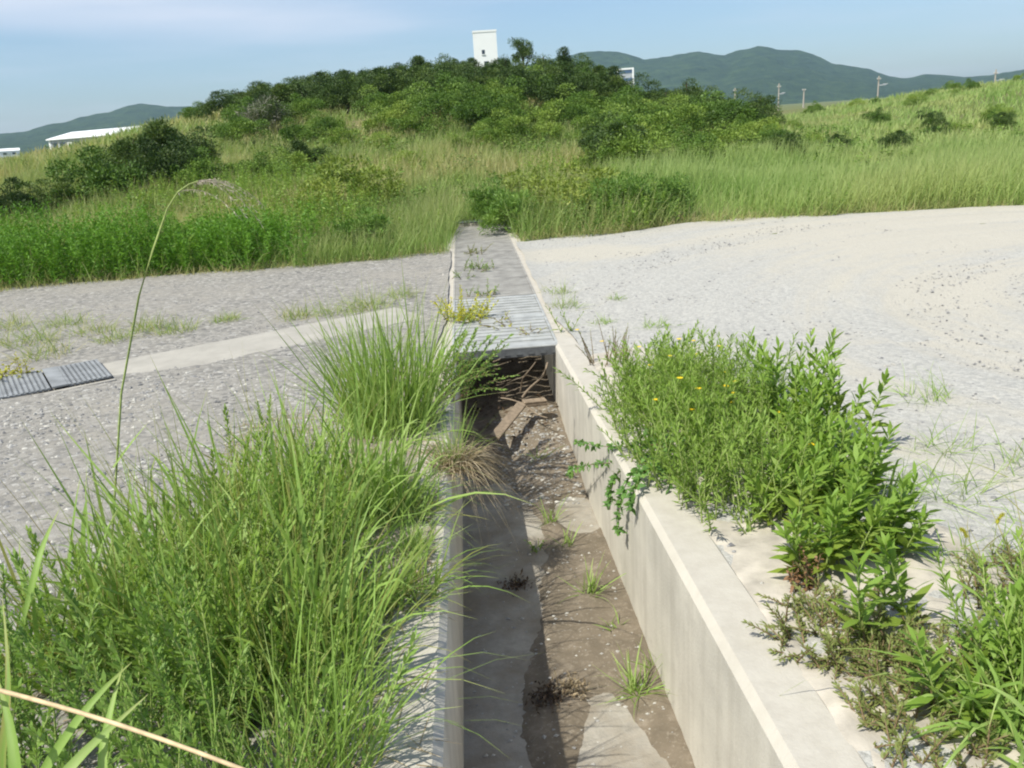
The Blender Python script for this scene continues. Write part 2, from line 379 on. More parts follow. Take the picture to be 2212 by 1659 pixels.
def sheet(name, x0f, x1f, ya, yb, nx, ny, mat, label, amp=.012, lift=.006, seed=1, ruts=False):
    # a sheet of gravel lying on the ground, edges given as functions of y (x) or constants
    u = np.linspace(0, 1, nx); w = np.linspace(0, 1, ny)
    U, W = np.meshgrid(u, w)
    X = x0f + (x1f-x0f)*U
    Yb = yb(X); Yy = ya + (Yb-ya)*W
    inner = x0f if abs(x0f) < 1 else x1f; sg = np.sign(.2-inner)
    over = np.clip((Yy-6.1)/.9, 0, 1)*(.085+.05*(fbm(Yy*2.5, Yy*0, seed+5)-.5))*np.clip(1-np.abs(X-inner)/.8, 0, 1)
    X = X + sg*over
    Z = H(X, Yy) + lift + amp*fbm(X*2.2, Yy*2.2, seed) + .006*vnoise(X*9, Yy*9, seed+3)
    if ruts:
        r = np.hypot(X-6.5, Yy-5.2); Z += .030*(vnoise(r*3.4, np.arctan2(Yy-5.2, X-6.5)*.8, 7)-.5)*np.clip((X-1.5)/1.5, 0, 1)
    Z += .012*np.clip(1-np.minimum(np.abs(X-OL), np.abs(X-OR))/.3, 0, 1)*(fbm(X*4, Yy*4, 9)-.5)
    onwall = np.clip((.03-np.minimum(np.abs(X-OL)*(X < .2)+9*(X > .2), np.abs(X-OR)*(X > .2)+9*(X <= .2)))/.03, 0, 1); onwall = np.maximum(onwall, ((X > OL) & (X < OR)).astype(float)); Z += .022*onwall*np.clip((Yy-5.9)/.3, 0, 1)
    V = np.stack([X, Yy, Z], -1).reshape(-1, 3)
    i, j = np.meshgrid(np.arange(nx-1), np.arange(ny-1)); k = j*nx+i
    return tag(mesh_obj(name, V, np.stack([k, k+1, k+1+nx, k+nx], -1).reshape(-1, 4), mat, smooth=True), label, None, None, 'structure')
sheet('gravel_lot', OR-.005, 34, Y0, lambda X: np.interp(X, [.5, 2, 3.3, 6.2, 8, 12, 34], [11.7, 12.0, 12.5, 12.3, 11.8, 11.2, 9.5]) + (fbm(X*1.3, X*0, 3)-.5)*.5, 260, 170, M['lot'], 'pale sandy gravel yard with curved wheel tracks', ruts=True)
sheet('gravel_road', -22, OL+.005, Y0, lambda X: np.interp(X, [-22, -6, -3.7, -1.9, -.2], [10.4, 10.8, 11.0, 11.0, 11.2]) + (fbm(X*1.3, X*0, 8)-.5)*.45, 220, 150, M['road'], 'grey gravel track left of the channel', seed=4)

# ------------------------------------------------------------------ drainage channel
yy = np.concatenate([np.linspace(Y0, 7.0, 45), np.linspace(7.2, YE, 18)])
def extrude(profile, name, mat, parent, closed=True):
    # profile: list of (x, dz) around the section; swept along the channel following the ground
    pr = np.array(profile); m = len(pr)
    V = np.zeros((len(yy), m, 3))
    V[:, :, 0] = pr[None, :, 0]; V[:, :, 1] = yy[:, None]; V[:, :, 2] = H(0*yy, np.minimum(yy, 12.4))[:, None] + pr[None, :, 1]
    i, j = np.meshgrid(np.arange(m), np.arange(len(yy)-1)); k = j*m+i; k2 = j*m+(i+1) % m
    Fq = np.stack([k, k2, k2+m, k+m], -1).reshape(-1, 4)
    o = mesh_obj(name, V, Fq, mat, parent)
    me = o.data
    return o
chan = empty('drainage_channel', (0, 0, 0), 'long open concrete drainage channel running towards the grassy mound', 'drainage channel')
c = .022
extrude([(XR, -DEPTH-.12), (XR, .02-c), (XR+c, .02), (OR-.008, .02), (OR, .012), (OR, -DEPTH-.12)], 'side_wall', M['conc'], chan)
extrude([(OL, -DEPTH-.12), (OL, .012), (OL+.008, .02), (XL-c, .02), (XL, .02-c), (XL, -DEPTH-.12)], 'side_wall', M['conc'], chan)
extrude([(XL-.02, -DEPTH-.10), (XL-.02, -DEPTH), (XR+.02, -DEPTH), (XR+.02, -DEPTH-.10)], 'channel_floor', M['floorc'], chan)
tag(mesh_obj('end_wall', *boxes([(XL-.02, XR+.02, YE-.02, YE+.15, -DEPTH-.1, -.0)]), M['conc'], chan))
# mud and sediment: a thickness field over the floor; where it is negative the concrete shows
def mud_thick(x, y):
    n = fbm(x*5, y*3.2, 21); n2 = fbm(x*14, y*14, 33)
    t = -.02 + .045*(n-.45)
    band = np.clip((x-.12-.10*np.sin(y*2.0))/.12, 0, 1)*np.clip((y-2.15+.25*np.sin(x*13))/.3, 0, 1)*np.clip((5.2-y)/.5, 0, 1)
    t = t + .036*band
    t = t - .10*np.clip(1-np.hypot((x-.50)/.16, (y-4.25)/.30), 0, 1)*1.2
    heap = np.clip((y-4.5)/1.6, 0, 1)*(.55+.5*np.clip(x/.4, 0, 1))
    t = t + heap*(.12+.12*(fbm(x*4, y*4, 44)-.3))
    t = t + .018*(n2-.5)*(.5+heap*1.6) + .012*(fbm(x*38, y*38, 35)-.5)
    return t
mx_, my_ = np.meshgrid(np.linspace(XL-.01, XR+.01, 60), np.linspace(-2, 8.5, 560))
mz_ = H(0*mx_, my_)-DEPTH + mud_thick(mx_, my_)
i, j = np.meshgrid(np.arange(59), np.arange(559)); k = j*60+i
tag(mesh_obj('mud', np.stack([mx_, my_, mz_], -1), np.stack([k, k+1, k+61, k+60], -1).reshape(-1, 4), M['mud'], smooth=True), 'brown mud and sediment drying on the channel floor', 'mud', None, 'stuff')
def floor_z(x, y): return float(H(0, y))-DEPTH + max(0.0, float(mud_thick(np.array(x), np.array(y))))

# ------------------------------------------------------------------ steel grates over the channel
def grate(y0, y1, coarse, label):
    e = empty('drain_grate', (0, y0, 0), label, 'drain grate', 'steel grates in a row over the channel')
    L = y1-y0; xa, xb = XL-.03, XR+.025; zt = .030
    mt = M['galv'] if coarse else M['rustg']
    if coarse:
        B = []; y = .13
        while y < L-.10:
            B.append((xa+.02, xb-.02, y, y+.062, zt-.05, zt-.006)); B.append((xa+.02, xb-.02, y+.064, y+.078, zt-.045, zt+.004)); y += .112
        bevel(mesh_obj('bars', *boxes(B), mt, e), .002, 1).name = 'bar_deck'
        o = mesh_obj('end_plate', *boxes([(xa, xb, 0.002, .118, zt-.012, zt)]), mt, e); bevel(o, .003)
        o = mesh_obj('end_plate', *boxes([(xa, xb, L-.09, L-.004, zt-.012, zt)]), mt, e); bevel(o, .003)
        o = mesh_obj('front_flange', *boxes([(xa, xb, 0.0, .008, zt-.075, zt-.014)] + [(xa+.03+i*.09, xa+.075+i*.09, -.006, -.001, zt-.058, zt-.048) for i in range(9)]), M['darkst'], e)
    else:
        B = []; y = .05
        while y < L-.05:
            B.append((xa+.02, xb-.02, y, y+.023, zt-.04, zt)); y += .033
        mesh_obj('bar_deck', *boxes(B), mt, e)
        mesh_obj('end_plate', *boxes([(xa, xb, 0.003, .04, zt-.04, zt+.002)]), mt, e)
        mesh_obj('end_plate', *boxes([(xa, xb, L-.04, L-.003, zt-.04, zt+.002)]), mt, e)
    mesh_obj('side_bar', *boxes([(xa, xa+.018, .006, L-.006, zt-.045, zt+.003)]), mt, e)
    mesh_obj('side_bar', *boxes([(xb-.018, xb, .006, L-.006, zt-.045, zt+.003)]), mt, e)
GL = ['first ribbed galvanised steel grate panel at the dark channel mouth', 'second ribbed galvanised steel grate panel, under the yellow-leaved weed',
      'dusty fine-barred steel grate panel just beyond the ribbed ones', 'dusty steel grate panel second beyond the ribbed galvanised ones',
      'dusty steel grate panel with green weeds, third beyond the ribbed ones', 'dusty steel grate panel fourth beyond the ribbed ones, by the pale sand patch',
      'dusty steel grate panel fifth beyond the ribbed ones, between road edges', 'farthest dusty steel grate panel running in between the tall grass']
gy_ = [6.0, 6.98, 7.96, 8.95, 9.94, 10.93, 11.92, 12.91, 13.90]
for i in range(8): grate(gy_[i], gy_[i+1]-.012, i < 2, GL[i])

# ------------------------------------------------------------------ side gutter on the left
gd = R(31); gu = np.array([math.cos(gd), math.sin(gd)]); gv = np.array([-gu[1], gu[0]]); gc = np.array([-2.81, 6.24])
def gframe(o): o.location = (gc[0], gc[1], .0); o.rotation_euler = (0, 0, gd)
gut = empty('side_gutter', (0, 0, 0), 'concrete side gutter strip crossing the left gravel to the channel', 'gutter'); gframe(gut)
nslab = 30
sx = np.linspace(0.0, 2.6, nslab)
top = np.zeros((nslab, 8, 3)); prw = [-.33, -.33, -.28, -.1, .1, .27, .31, .31]; prz = [-.05, .002, .012, .020, .022, .020, .016, -.05]
for q in range(8): top[:, q, 0] = sx; top[:, q, 1] = prw[q] + (.018*(vnoise(sx*6, sx*0, 3)-.5) if q < 3 else 0); top[:, q, 2] = prz[q] + .006
i, j = np.meshgrid(np.arange(7), np.arange(nslab-1)); k = j*8+i
mesh_obj('cover_slab', top, np.stack([k, k+8, k+9, k+1], -1).reshape(-1, 4), M['conc2'], gut)
mesh_obj('rim', *boxes([(-4.2, -.003, .31, .37, -.05, .042)]), M['conc2'], gut)
mesh_obj('rim', *boxes([(-4.2, -.003, -.37, -.33, -.05, .045)]), M['conc2'], gut)
mesh_obj('bed', *boxes([(-4.2, -.003, -.33, .31, -.05, .034)]), M['silt'], gut)  # dark slab standing in for the shaded hollow under the grates
GG = ['perforated steel gutter grate touching the concrete slab', 'perforated steel gutter grate second from the concrete slab', 'perforated steel gutter grate beside the low creeper', 'perforated steel gutter grate at the left picture edge', 'perforated steel gutter grate farthest from the slab']
for q in range(5):
    g = empty('gutter_grate', (0, 0, 0), GG[q], 'gutter grate', 'perforated steel grates over the side gutter')
    p = gc - gu*(.012+.40*(q+1)); g.location = (p[0], p[1], .0); g.rotation_euler = (0, 0, gd)
    zz = .072 if True else 0
    mesh_obj('plate', *boxes([(.004, .105, -.325, .305, zz-.012, zz)]), M['galv2'], g)
    B = []
    for a in range(9): B.append((.107+a*.033, .126+a*.033, -.325, .305, zz-.014, zz-.003))
    mesh_obj('bar_deck', *boxes(B), M['galv2'], g)
    B = [(.106, .394, -.325+.0475*b, -.325+.0475*b+.022, zz-.017, zz-.006) for b in range(14)]
    mesh_obj('cross_bar', *boxes(B), M['galv2'], g)

# ------------------------------------------------------------------ loose stones
def stones(rng, n, xa, xb, ya, yb, s0, s1, zf, tl=(0, 1), clump=None):
    X = rng.uniform(xa, xb, n*3); Y = rng.uniform(ya, yb, n*3)
    if clump is not None:
        keep = rng.random(n*3) < clump(X, Y); X = X[keep]; Y = Y[keep]
    X = X[:n]; Y = Y[:n]; n = len(X)
    s = s0 + (s1-s0)*rng.random(n)**3
    base = np.array([[1, 0, 0], [0, 1, 0], [-1, 0, 0], [0, -1, 0], [0, 0, .75], [0, 0, -.6]], float)
    V = base[None]*(1+rng.normal(0, .25, (n, 6, 1)))
    a = rng.uniform(0, 6.3, n); ca, sa = np.cos(a), np.sin(a)
    V = np.stack([V[..., 0]*ca[:, None]-V[..., 1]*sa[:, None], V[..., 0]*sa[:, None]+V[..., 1]*ca[:, None], V[..., 2]], -1)
    V = V*s[:, None, None]*np.stack([np.ones(n), rng.uniform(.6, 1, n), rng.uniform(.5, .9, n)], -1)[:, None, :]
    V += np.stack([X, Y, zf(X, Y)+s*.2], -1)[:, None, :]
    tr = np.array([[0, 1, 4], [1, 2, 4], [2, 3, 4], [3, 0, 4], [1, 0, 5], [2, 1, 5], [3, 2, 5], [0, 3, 5]])
    T = (tr[None] + (np.arange(n)*6)[:, None, None]).reshape(-1, 3)
    return V.reshape(-1, 3), T, np.repeat(tl[0]+(tl[1]-tl[0])*rng.random(n), 6)
def stone_obj(name, label, parts):
    V = []; T = []; C = []; n = 0
    for v, t, cc in parts: V.append(v); T.append(t+n); C.append(cc); n += len(v)
    return tag(mesh_obj(name, np.concatenate(V), None, M['stone'], tint=np.concatenate(C), tris=np.concatenate(T), smooth=False), label, 'gravel', None, 'stuff')
rng = np.random.default_rng(3)
onG = lambda X, Y: H(X, Y)+.012
stone_obj('loose_gravel', 'loose grey and white pebbles strewn over the left gravel track', [
    stones(rng, 15000, -3.6, -.4, 1.0, 6.0, .004, .019, onG, (0, 1), lambda X, Y: fbm(X*1.6, Y*1.6, 2)),
    stones(rng, 9000, -7, -.4, 5.5, 11, .004, .015, onG, (.1, .9), lambda X, Y: fbm(X*1.2, Y*1.2, 5)**1.5)])
stone_obj('loose_gravel', 'loose grey and bluish pebbles lying on the sandy yard', [
    stones(rng, 9000, .8, 6, 1.0, 7.5, .004, .016, onG, (0, .85), lambda X, Y: fbm(X*1.6, Y*1.6, 12)**2),
    stones(rng, 6000, .8, 5.5, 7, 12, .004, .016, onG, (0, .8), lambda X, Y: fbm(X*1.2, Y*1.2, 15)**2*np.clip(1.5-X/6, .2, 1))])
ZF = lambda X, Y: H(0*X, Y)-DEPTH+np.maximum(0, mud_thick(X, Y))
stone_obj('channel_pebbles', 'small pale pebbles lying in the mud of the channel', [
    stones(rng, 500, XL+.02, XR-.02, 1.5, 4.6, .003, .012, ZF, (.4, 1)), stones(rng, 1400, 0.1, XR-.02, 4.4, 6.0, .004, .018, ZF, (.3, 1))])

# ------------------------------------------------------------------ plant builders (local coordinates)
def cone_dirs(rng, n, lean0, lean1, az=None, azs=math.pi):
    a = rng.uniform(0, 2*np.pi, n) if az is None else az + rng.normal(0, azs, n)
    l = rng.uniform(lean0, lean1, n)
    return np.stack([np.sin(l)*np.cos(a), np.sin(l)*np.sin(a), np.cos(l)], -1)
def clump(rng, n, L, W, rad, lean, droop, tint=(0, 1), az=None, azs=math.pi, seg=5, swirl=.22, ground=None):
    r = rad*np.sqrt(rng.random(n)); a = rng.uniform(0, 2*np.pi, n)
    P = np.stack([r*np.cos(a), r*np.sin(a), np.zeros(n)-.01], -1)
    D = cone_dirs(rng, n, *lean, az, azs)
    if az is None:
        D[:, :2] += P[:, :2]/max(rad, 1e-3)*.25
    return ribbons(rng, P, D, rng.uniform(*L, n), rng.uniform(*W, n), rng.uniform(*droop, n), seg, False, rng.uniform(*tint, n), .7, swirl)
def ground_loc(x, y, dz=.012): return (x, y, float(H(x, y))+dz)
def stems_with_leaves(rng, ns, rad, H0, lean, nl, LL, LW, ang=(.7, 1.2), droop=.25, sdroop=.12, tint=(0, 1), start=.1, az=None, azs=math.pi, taper=True, seg=3):
    r = rad*np.sqrt(rng.random(ns)); a = rng.uniform(0, 2*np.pi, ns)
    P = np.stack([r*np.cos(a), r*np.sin(a), np.zeros(ns)-.01], -1)
    D = cone_dirs(rng, ns, *lean, az, azs); D[:, :2] += P[:, :2]/max(rad, 1e-3)*.15
    Ls = rng.uniform(*H0, ns); Cs = curve(P, D, Ls, sdroop, 7)
    st = tubes(Cs, .0035, .0012, 4, .5)
    LP, LD, Lt, Ll, Lw = [], [], [], [], []
    for s in range(ns):
        m = max(3, int(nl*Ls[s]/np.mean(H0)))
        t = np.sort(start + (1-start)*np.linspace(0, 1, m) + rng.normal(0, .008, m)).clip(0, 1)
        f = t*6; i0 = np.minimum(f.astype(int), 5); fr = (f-i0)[:, None]
        p = Cs[s][i0]*(1-fr) + Cs[s][i0+1]*fr
        tg = unit(Cs[s][i0+1]-Cs[s][i0])
        az_ = np.arange(m)*2.4 + rng.uniform(0, 6)
        rad_ = np.stack([np.cos(az_), np.sin(az_), np.zeros(m)], -1); rad_ = unit(rad_ - tg*np.sum(rad_*tg, 1, keepdims=True))
        an = rng.uniform(*ang, m)*(1-.55*t**3)
        d = tg*np.cos(an)[:, None] + rad_*np.sin(an)[:, None]
        size = (np.clip(1.15-.55*t, .4, 1) if taper else np.ones(m))*rng.uniform(.75, 1.15, m)
        LP.append(p); LD.append(d); Ll.append(rng.uniform(*LL, m)*size); Lw.append(rng.uniform(*LW, m)*size)
        Lt.append(np.clip(tint[0]+(tint[1]-tint[0])*(.55*t+.45*rng.random(m)), 0, 1))
    lv = ribbons(rng, np.concatenate(LP), np.concatenate(LD), np.concatenate(Ll), np.concatenate(Lw), droop, seg, True, np.concatenate(Lt), .35)
    return st, lv, Cs
def plant(name, label, cat, x, y, seed, mat, stem='stemg', group=None, flowers=0, z=None, **kw):
    rng = np.random.default_rng(seed)
    st, lv, Cs = stems_with_leaves(rng, **kw)
    e = empty(name, ground_loc(x, y) if z is None else (x, y, z), label, cat, group)
    Geo().add(st).build('stem', M[stem], e); Geo().add(lv).build('foliage', M[mat], e)
    for q in range(flowers):
        t = Cs[rng.integers(len(Cs))][-1]
        a = np.arange(11)/11*2*np.pi; d = np.stack([np.cos(a), np.sin(a), .35+0*a], -1)
        p = np.repeat(t[None]+np.array([[rng.normal(0, .02), rng.normal(0, .02), .012]]), 11, 0)
        Geo().add(ribbons(rng, p, d, .016, .009, .1, 2, True, None, .1)).build('flower', M['petal'], e)
    return e
def grass(name, label, x, y, seed, mat='silver', z=None, group=None, cat='grass clump', specs=()):
    rng = np.random.default_rng(seed); g = Geo()
    for s in specs: g.add(clump(rng, **s))
    return tag(g.build(name, M[mat], None, ground_loc(x, y) if z is None else (x, y, z)), label, cat, group)

# ------------------------------------------------------------------ near vegetation, left bank
S = lambda n, L, W, rad, lean, droop, tint=(.12, 1), **k: dict(n=n, L=L, W=W, rad=rad, lean=lean, droop=droop, tint=tint, **k)
grass('grass_clump', 'large silvergrass clump on the bank just before the channel mouth', -.47, 4.15, 11, specs=[
    S(430, (.55, 1.02), (.007, .012), .22, (.02, .62), (.05, .4)), S(90, (.3, .7), (.006, .010), .24, (.6, 1.35), (.2, .5)), S(100, (.4, .95), (.003, .006), .2, (.02, .5), (.05, .25), (0, .12))], group='silvergrass clumps on the left bank')
LB = [(-.86, 3.15, .30, 'silvergrass clump on the left bank edge, overhanging the loose pebbles'), (-.52, 3.0, .6, 'silvergrass clump between the channel wall and the tall plumed stalk'),
      (-1.05, 2.62, .45, 'outer silvergrass clump near the base of the tall plumed stalk'), (-.68, 2.45, .6, 'dense silvergrass clump in the middle of the left bank'),
      (-.92, 2.1, .6, 'silvergrass clump behind the dark bush clover'), (-.58, 1.95, .6, 'silvergrass clump beside the bare stretch of left wall top'),
      (-1.22, 2.15, .3, 'sparse silvergrass clump at the outer edge of the left bank')]
for q, (x, y, d, lb) in enumerate(LB):
    f = d/.5
    grass('grass_clump', lb, x, y, 20+q, specs=[S(int(150*f), (.35, .86) if q < 4 else (.3, .7), (.006, .014), .22, (.02, .75), (.03, .65)), S(int(90*f), (.2, .45), (.004, .008), .26, (.05, .9), (.1, .5)), S(int(60*f), (.45, .85), (.011, .019), .2, (.05, .75), (.2, .8), (.45, 1)), S(int(40*f), (.4, .85), (.003, .005), .2, (.02, .45), (.05, .25), (0, .1)),
        S(int(90*f), (.25, .6), (.002, .005), .22, (.02, .8), (.05, .4), (0, .12))], group='silvergrass clumps on the left bank')
fine = dict(rad=.17, H0=(.26, .60), lean=(.02, .5), nl=85, LL=(.018, .032), LW=(.006, .011), ang=(.5, 1.1), droop=.1, sdroop=.1, start=.04, taper=False, seg=2)
BC = [(-.72, 1.62, 'dark green bush clover with feathery stems at the near left'), (-1.0, 1.72, 'bush clover nearest the lower left corner, under arching blades'), (-.58, 1.72, 'bush clover crowding the left wall top at the bottom'),
      (-.78, 2.0, 'bush clover in the middle of the left bank'), (-.9, 2.75, 'light green bush clover rising among the left bank silvergrass'), (-.66, 2.72, 'bush clover next to the dry tuft side of the left bank'), (-.62, 1.35, 'bush clover at the very bottom of the picture'),
      (-.98, 1.35, 'bush clover below the pale dry reed'), (-1.22, 1.5, 'bush clover at the left edge behind the arching blades'), (-.62, 2.35, 'bush clover beside the low tuft at the bare left wall top'),
      (-1.18, 1.95, 'outer bush clover facing the left gravel, below the plumed stalk'), (-.82, 2.35, 'slender bush clover in the thick of the left bank'), (-.52, 1.25, 'bush clover beneath the long tuft leaning over the left wall')]
for q, (x, y, lb) in enumerate(BC):
    plant('bush_clover', lb, 'plant', x, y, 50+q, 'lesp' if q in (0, 1, 6, 7, 8, 12) else 'weed', 'stemg', 'bush clovers on the left bank', ns=24 if q < 4 else 15, **fine)
plant('bush_clover', 'small-leaved bush clover leaning into the dark channel mouth', 'plant', -.2, 4.75, 61, 'lesp', 'stemb', 'bush clovers on the left bank', ns=34, rad=.12, H0=(.32, .62), lean=(.15, .95), nl=60, LL=(.022, .036), LW=(.009, .015), ang=(.6, 1.1), droop=.1, sdroop=.25, start=.1, taper=False, seg=2, az=.1, azs=.9)
grass('grass_tuft', 'long thin grass tuft leaning over the left wall at the bottom', -.40, 1.55, 70, z=float(H(0, 1.5))+.03, cat='grass tuft', specs=[S(110, (.35, .74), (.003, .007), .12, (.1, .85), (.1, .6), (.2, 1), az=.3, azs=1.1), S(90, (.2, .5), (.002, .004), .1, (.05, .6), (.05, .3), (.1, 1)), S(20, (.2, .4), (.002, .004), .1, (.3, 1.0), (.2, .4), (0, .1))])
grass('grass_tuft', 'green grass tuft with straw base on the left wall top', -.27, 2.62, 71, z=float(H(0, 2.6))+.02, cat='grass tuft', specs=[S(120, (.12, .3), (.003, .006), .06, (.1, 1.0), (.1, .5), (.15, 1)), S(60, (.1, .28), (.002, .004), .07, (.4, 1.4), (.2, .6), (0, .12))])
grass('grass_tuft', 'low grass tuft behind the bare left wall top', -.38, 2.25, 72, cat='grass tuft', specs=[S(160, (.15, .4), (.003, .006), .1, (.1, .9), (.1, .5), (.1, 1)), S(60, (.15, .35), (.002, .004), .1, (.3, 1.3), (.2, .6), (0, .12))])
grass('grass_tuft', 'grass tuft among the dirt before the dry hanging tuft', -.42, 3.0, 73, cat='grass tuft', specs=[S(110, (.15, .42), (.003, .006), .09, (.1, .9), (.1, .5), (.1, 1)), S(50, (.15, .3), (.002, .004), .1, (.3, 1.3), (.2, .6), (0, .12))])
grass('grass_tuft', 'thin-bladed grass tuft at the bottom edge, left of the wall', -.5, 1.3, 74, cat='grass tuft', specs=[S(170, (.3, .6), (.003, .006), .12, (.05, .7), (.1, .45), (.2, 1)), S(50, (.2, .45), (.002, .004), .12, (.1, .9), (.1, .4), (0, .12))])
for q, (x, y, lb) in enumerate(((-.30, 3.0, 'grass tuft spilling over the left wall below the dry hanging tuft'), (-.28, 2.32, 'grass tuft sprawling over the left wall top beside the shaded floor'))):
    grass('grass_tuft', lb, x, y, 90+q, z=float(H(0, y))+.02, cat='grass tuft', specs=[S(120, (.18, .46), (.003, .007), .10, (.2, 1.1), (.2, .8), (.15, 1), az=.2, azs=1.3), S(60, (.12, .3), (.002, .005), .1, (.4, 1.4), (.2, .6), (0, .14))])
dt = empty('dry_grass_tuft', (-.15, 3.5, float(H(0, 3.5))+.02), 'withered brown grass tuft hanging over the left wall into the channel', 'grass tuft')
rng = np.random.default_rng(80)
Geo().add(clump(rng, 320, (.2, .46), (.003, .006), .08, (.4, 1.3), (.6, 1.3), (0, 1), az=-.1, azs=.8, seg=7)).add(clump(rng, 200, (.1, .28), (.002, .005), .09, (.2, 1.2), (.1, .5), (0, 1))).build('dead_blades', M['dry'], dt).name = 'dead_foliage'
Geo().add(clump(rng, 70, (.22, .48), (.003, .006), .05, (.05, .8), (.1, .5), (.2, 1))).build('foliage', M['silver'], dt)

# tall plumed stalk
b = np.array(ground_loc(-1.42, 2.95)); e = empty('silvergrass_stalk', b, 'single tall silvergrass stalk with a nodding silky plume', 'grass stalk')
pp = [at(235, 1150, 2.95), at(262, 850, 2.95), at(300, 640, 2.93), at(330, 540, 2.92), at(362, 450, 2.90), at(384, 415, 2.9), at(408, 398, 2.9), at(428, 391, 2.9)]
pp = np.array(pp); pp[0, 2] = b[2]
Geo().add(tubes(pp-b, .0042, .002, 6)).build('stem', M['stemg'], e)
rng = np.random.default_rng(90)
tip = pp[-1]-b
hairs = Geo()
for q in range(6):
    st_ = pp[-3 + q % 3]-b if q < 3 else tip
    dirn = np.array([1.0, rng.uniform(-.3, .3), .25-.08*q*.5])
    Cq = curve(st_, dirn, rng.uniform(.14, .24), rng.uniform(.5, 1.0), 8)
    hairs.add(tubes(Cq, .0012, .0005, 3))
    m = 38; ix = rng.integers(0, 7, m); f = rng.random(m)[:, None]; P_ = Cq[0][ix]*(1-f)+Cq[0][ix+1]*f
    hairs.add(ribbons(rng, P_, np.array([.6, 0, -.5])+rng.normal(0, .5, (m, 3)), .015, .0028, .2, 2, True))
hairs.build('plume', M['plume'], e)
for (a0, a1, dr) in ((at(244, 1010, 2.95), at(318, 905, 2.9), .05), (at(232, 1160, 2.95), at(175, 900, 3.1), .1)):
    d = a1-a0; Lq = np.linalg.norm(d)
    Geo().add(ribbons(rng, (a0-b)[None], d[None], Lq, .022, dr, 6, False, .75, .5)).build('leaf', M['silver'], e)
# second thin stalk and the reed crossing the lower left corner
def blade_obj(name, label, pts, w, mat='silver', tint=.8, cat='grass blade', group=None):
    p = np.array(pts, float)
    gz_ = float(H(p[0, 0], p[0, 1]))
    if p[0, 2] > gz_+.03: p = np.vstack([[p[0, 0]-.03, p[0, 1]-.05, gz_-.01], p])   # rooted in the ground
    t = np.linspace(0, 1, len(p)); tq = np.linspace(0, 1, 11)
    C = np.stack([np.interp(tq, t, p[:, q]) for q in range(3)], -1)
    for _ in range(2): C[1:-1] = (C[:-2]+2*C[1:-1]+C[2:])/4
    tg = unit(np.gradient(C, axis=0)); s = unit(np.cross(tg, np.array([0, -.8, .6])))
    ww = w*np.minimum(1, .75+tq)*np.clip(1-tq**2.2, .03, 1)*.5
    nrm = np.cross(s, tg)
    V = np.stack([C-s*ww[:, None]+nrm*ww[:, None]*.35, C, C+s*ww[:, None]+nrm*ww[:, None]*.35], 1).reshape(-1, 3); o0 = C[0].copy()
    Fq = np.concatenate([np.array([[3*q, 3*q+1, 3*q+4, 3*q+3], [3*q+1, 3*q+2, 3*q+5, 3*q+4]]) for q in range(10)])
    return tag(mesh_obj(name, V-o0, Fq, M[mat], None, np.clip(np.tile([tint-.12, tint+.15, tint-.05], 11)+rng.normal(0, .06, 33), 0, 1), np.repeat(tq, 3), True, o0), label, cat, group)
GB = 'broad arching blades in the lower left corner'
def low(px, py, Y): p = at(px, py, Y); return p
blade_obj('grass_shoot', 'broad pale blade arching up from the lower left corner then folding', [low(-40, 1900, 1.0), low(130, 1600, 1.05), (low(220, 1490, 1.1)), low(285, 1430, 1.15)], .019, group=GB)
blade_obj('grass_shoot', 'broad hanging blade below the fold in the lower left', [low(215, 1680, 1.0), low(225, 1600, 1.05), low(245, 1510, 1.1), low(265, 1440, 1.15)], .016, group=GB)
blade_obj('grass_shoot', 'broad blade sweeping from the bottom edge up to the right', [low(60, 1780, .95), low(150, 1655, 1.0), low(230, 1580, 1.05), low(320, 1500, 1.1)], .02, group=GB)
blade_obj('grass_shoot', 'tall single blade standing at the left edge against the gravel', [Pg(35, 1420), low(60, 1310, 1.75), low(90, 1180, 1.85), low(128, 1100, 1.95)], .022, group=GB)
blade_obj('grass_shoot', 'yellow-brown blade rising at the far left bottom edge', [low(-10, 1720, 1.1), low(15, 1560, 1.15), low(22, 1450, 1.2), low(5, 1290, 1.3)], .016, tint=.2, group=GB)
blade_obj('grass_shoot', 'dark green blade in the lowest left corner', [low(40, 1760, .95), low(35, 1640, 1.0), low(20, 1540, 1.05), low(-15, 1440, 1.1)], .022, tint=.5, group=GB)
ra, rb = at(-60, 1476, 1.02), at(620, 1700, .86)
rr = np.array([ra + (rb-ra)*t + np.array([0, 0, .012*math.sin(t*3.1)]) for t in np.linspace(-.15, 1.0, 10)])
foot = rr[-1]+np.array([.16, -.06, 0]); rr = np.vstack([rr, rr[-1]+np.array([.07, -.02, -.04]), rr[-1]+np.array([.12, -.04, -.14]), [foot[0], foot[1], float(H(foot[0], foot[1]))-.02]])
tag(Geo().add(tubes(rr-rr[0], .0034, .0026, 7)).build('dry_reed', M['straw'], None, rr[0]), 'pale dry reed stalk slanting across the lower left corner', 'reed')

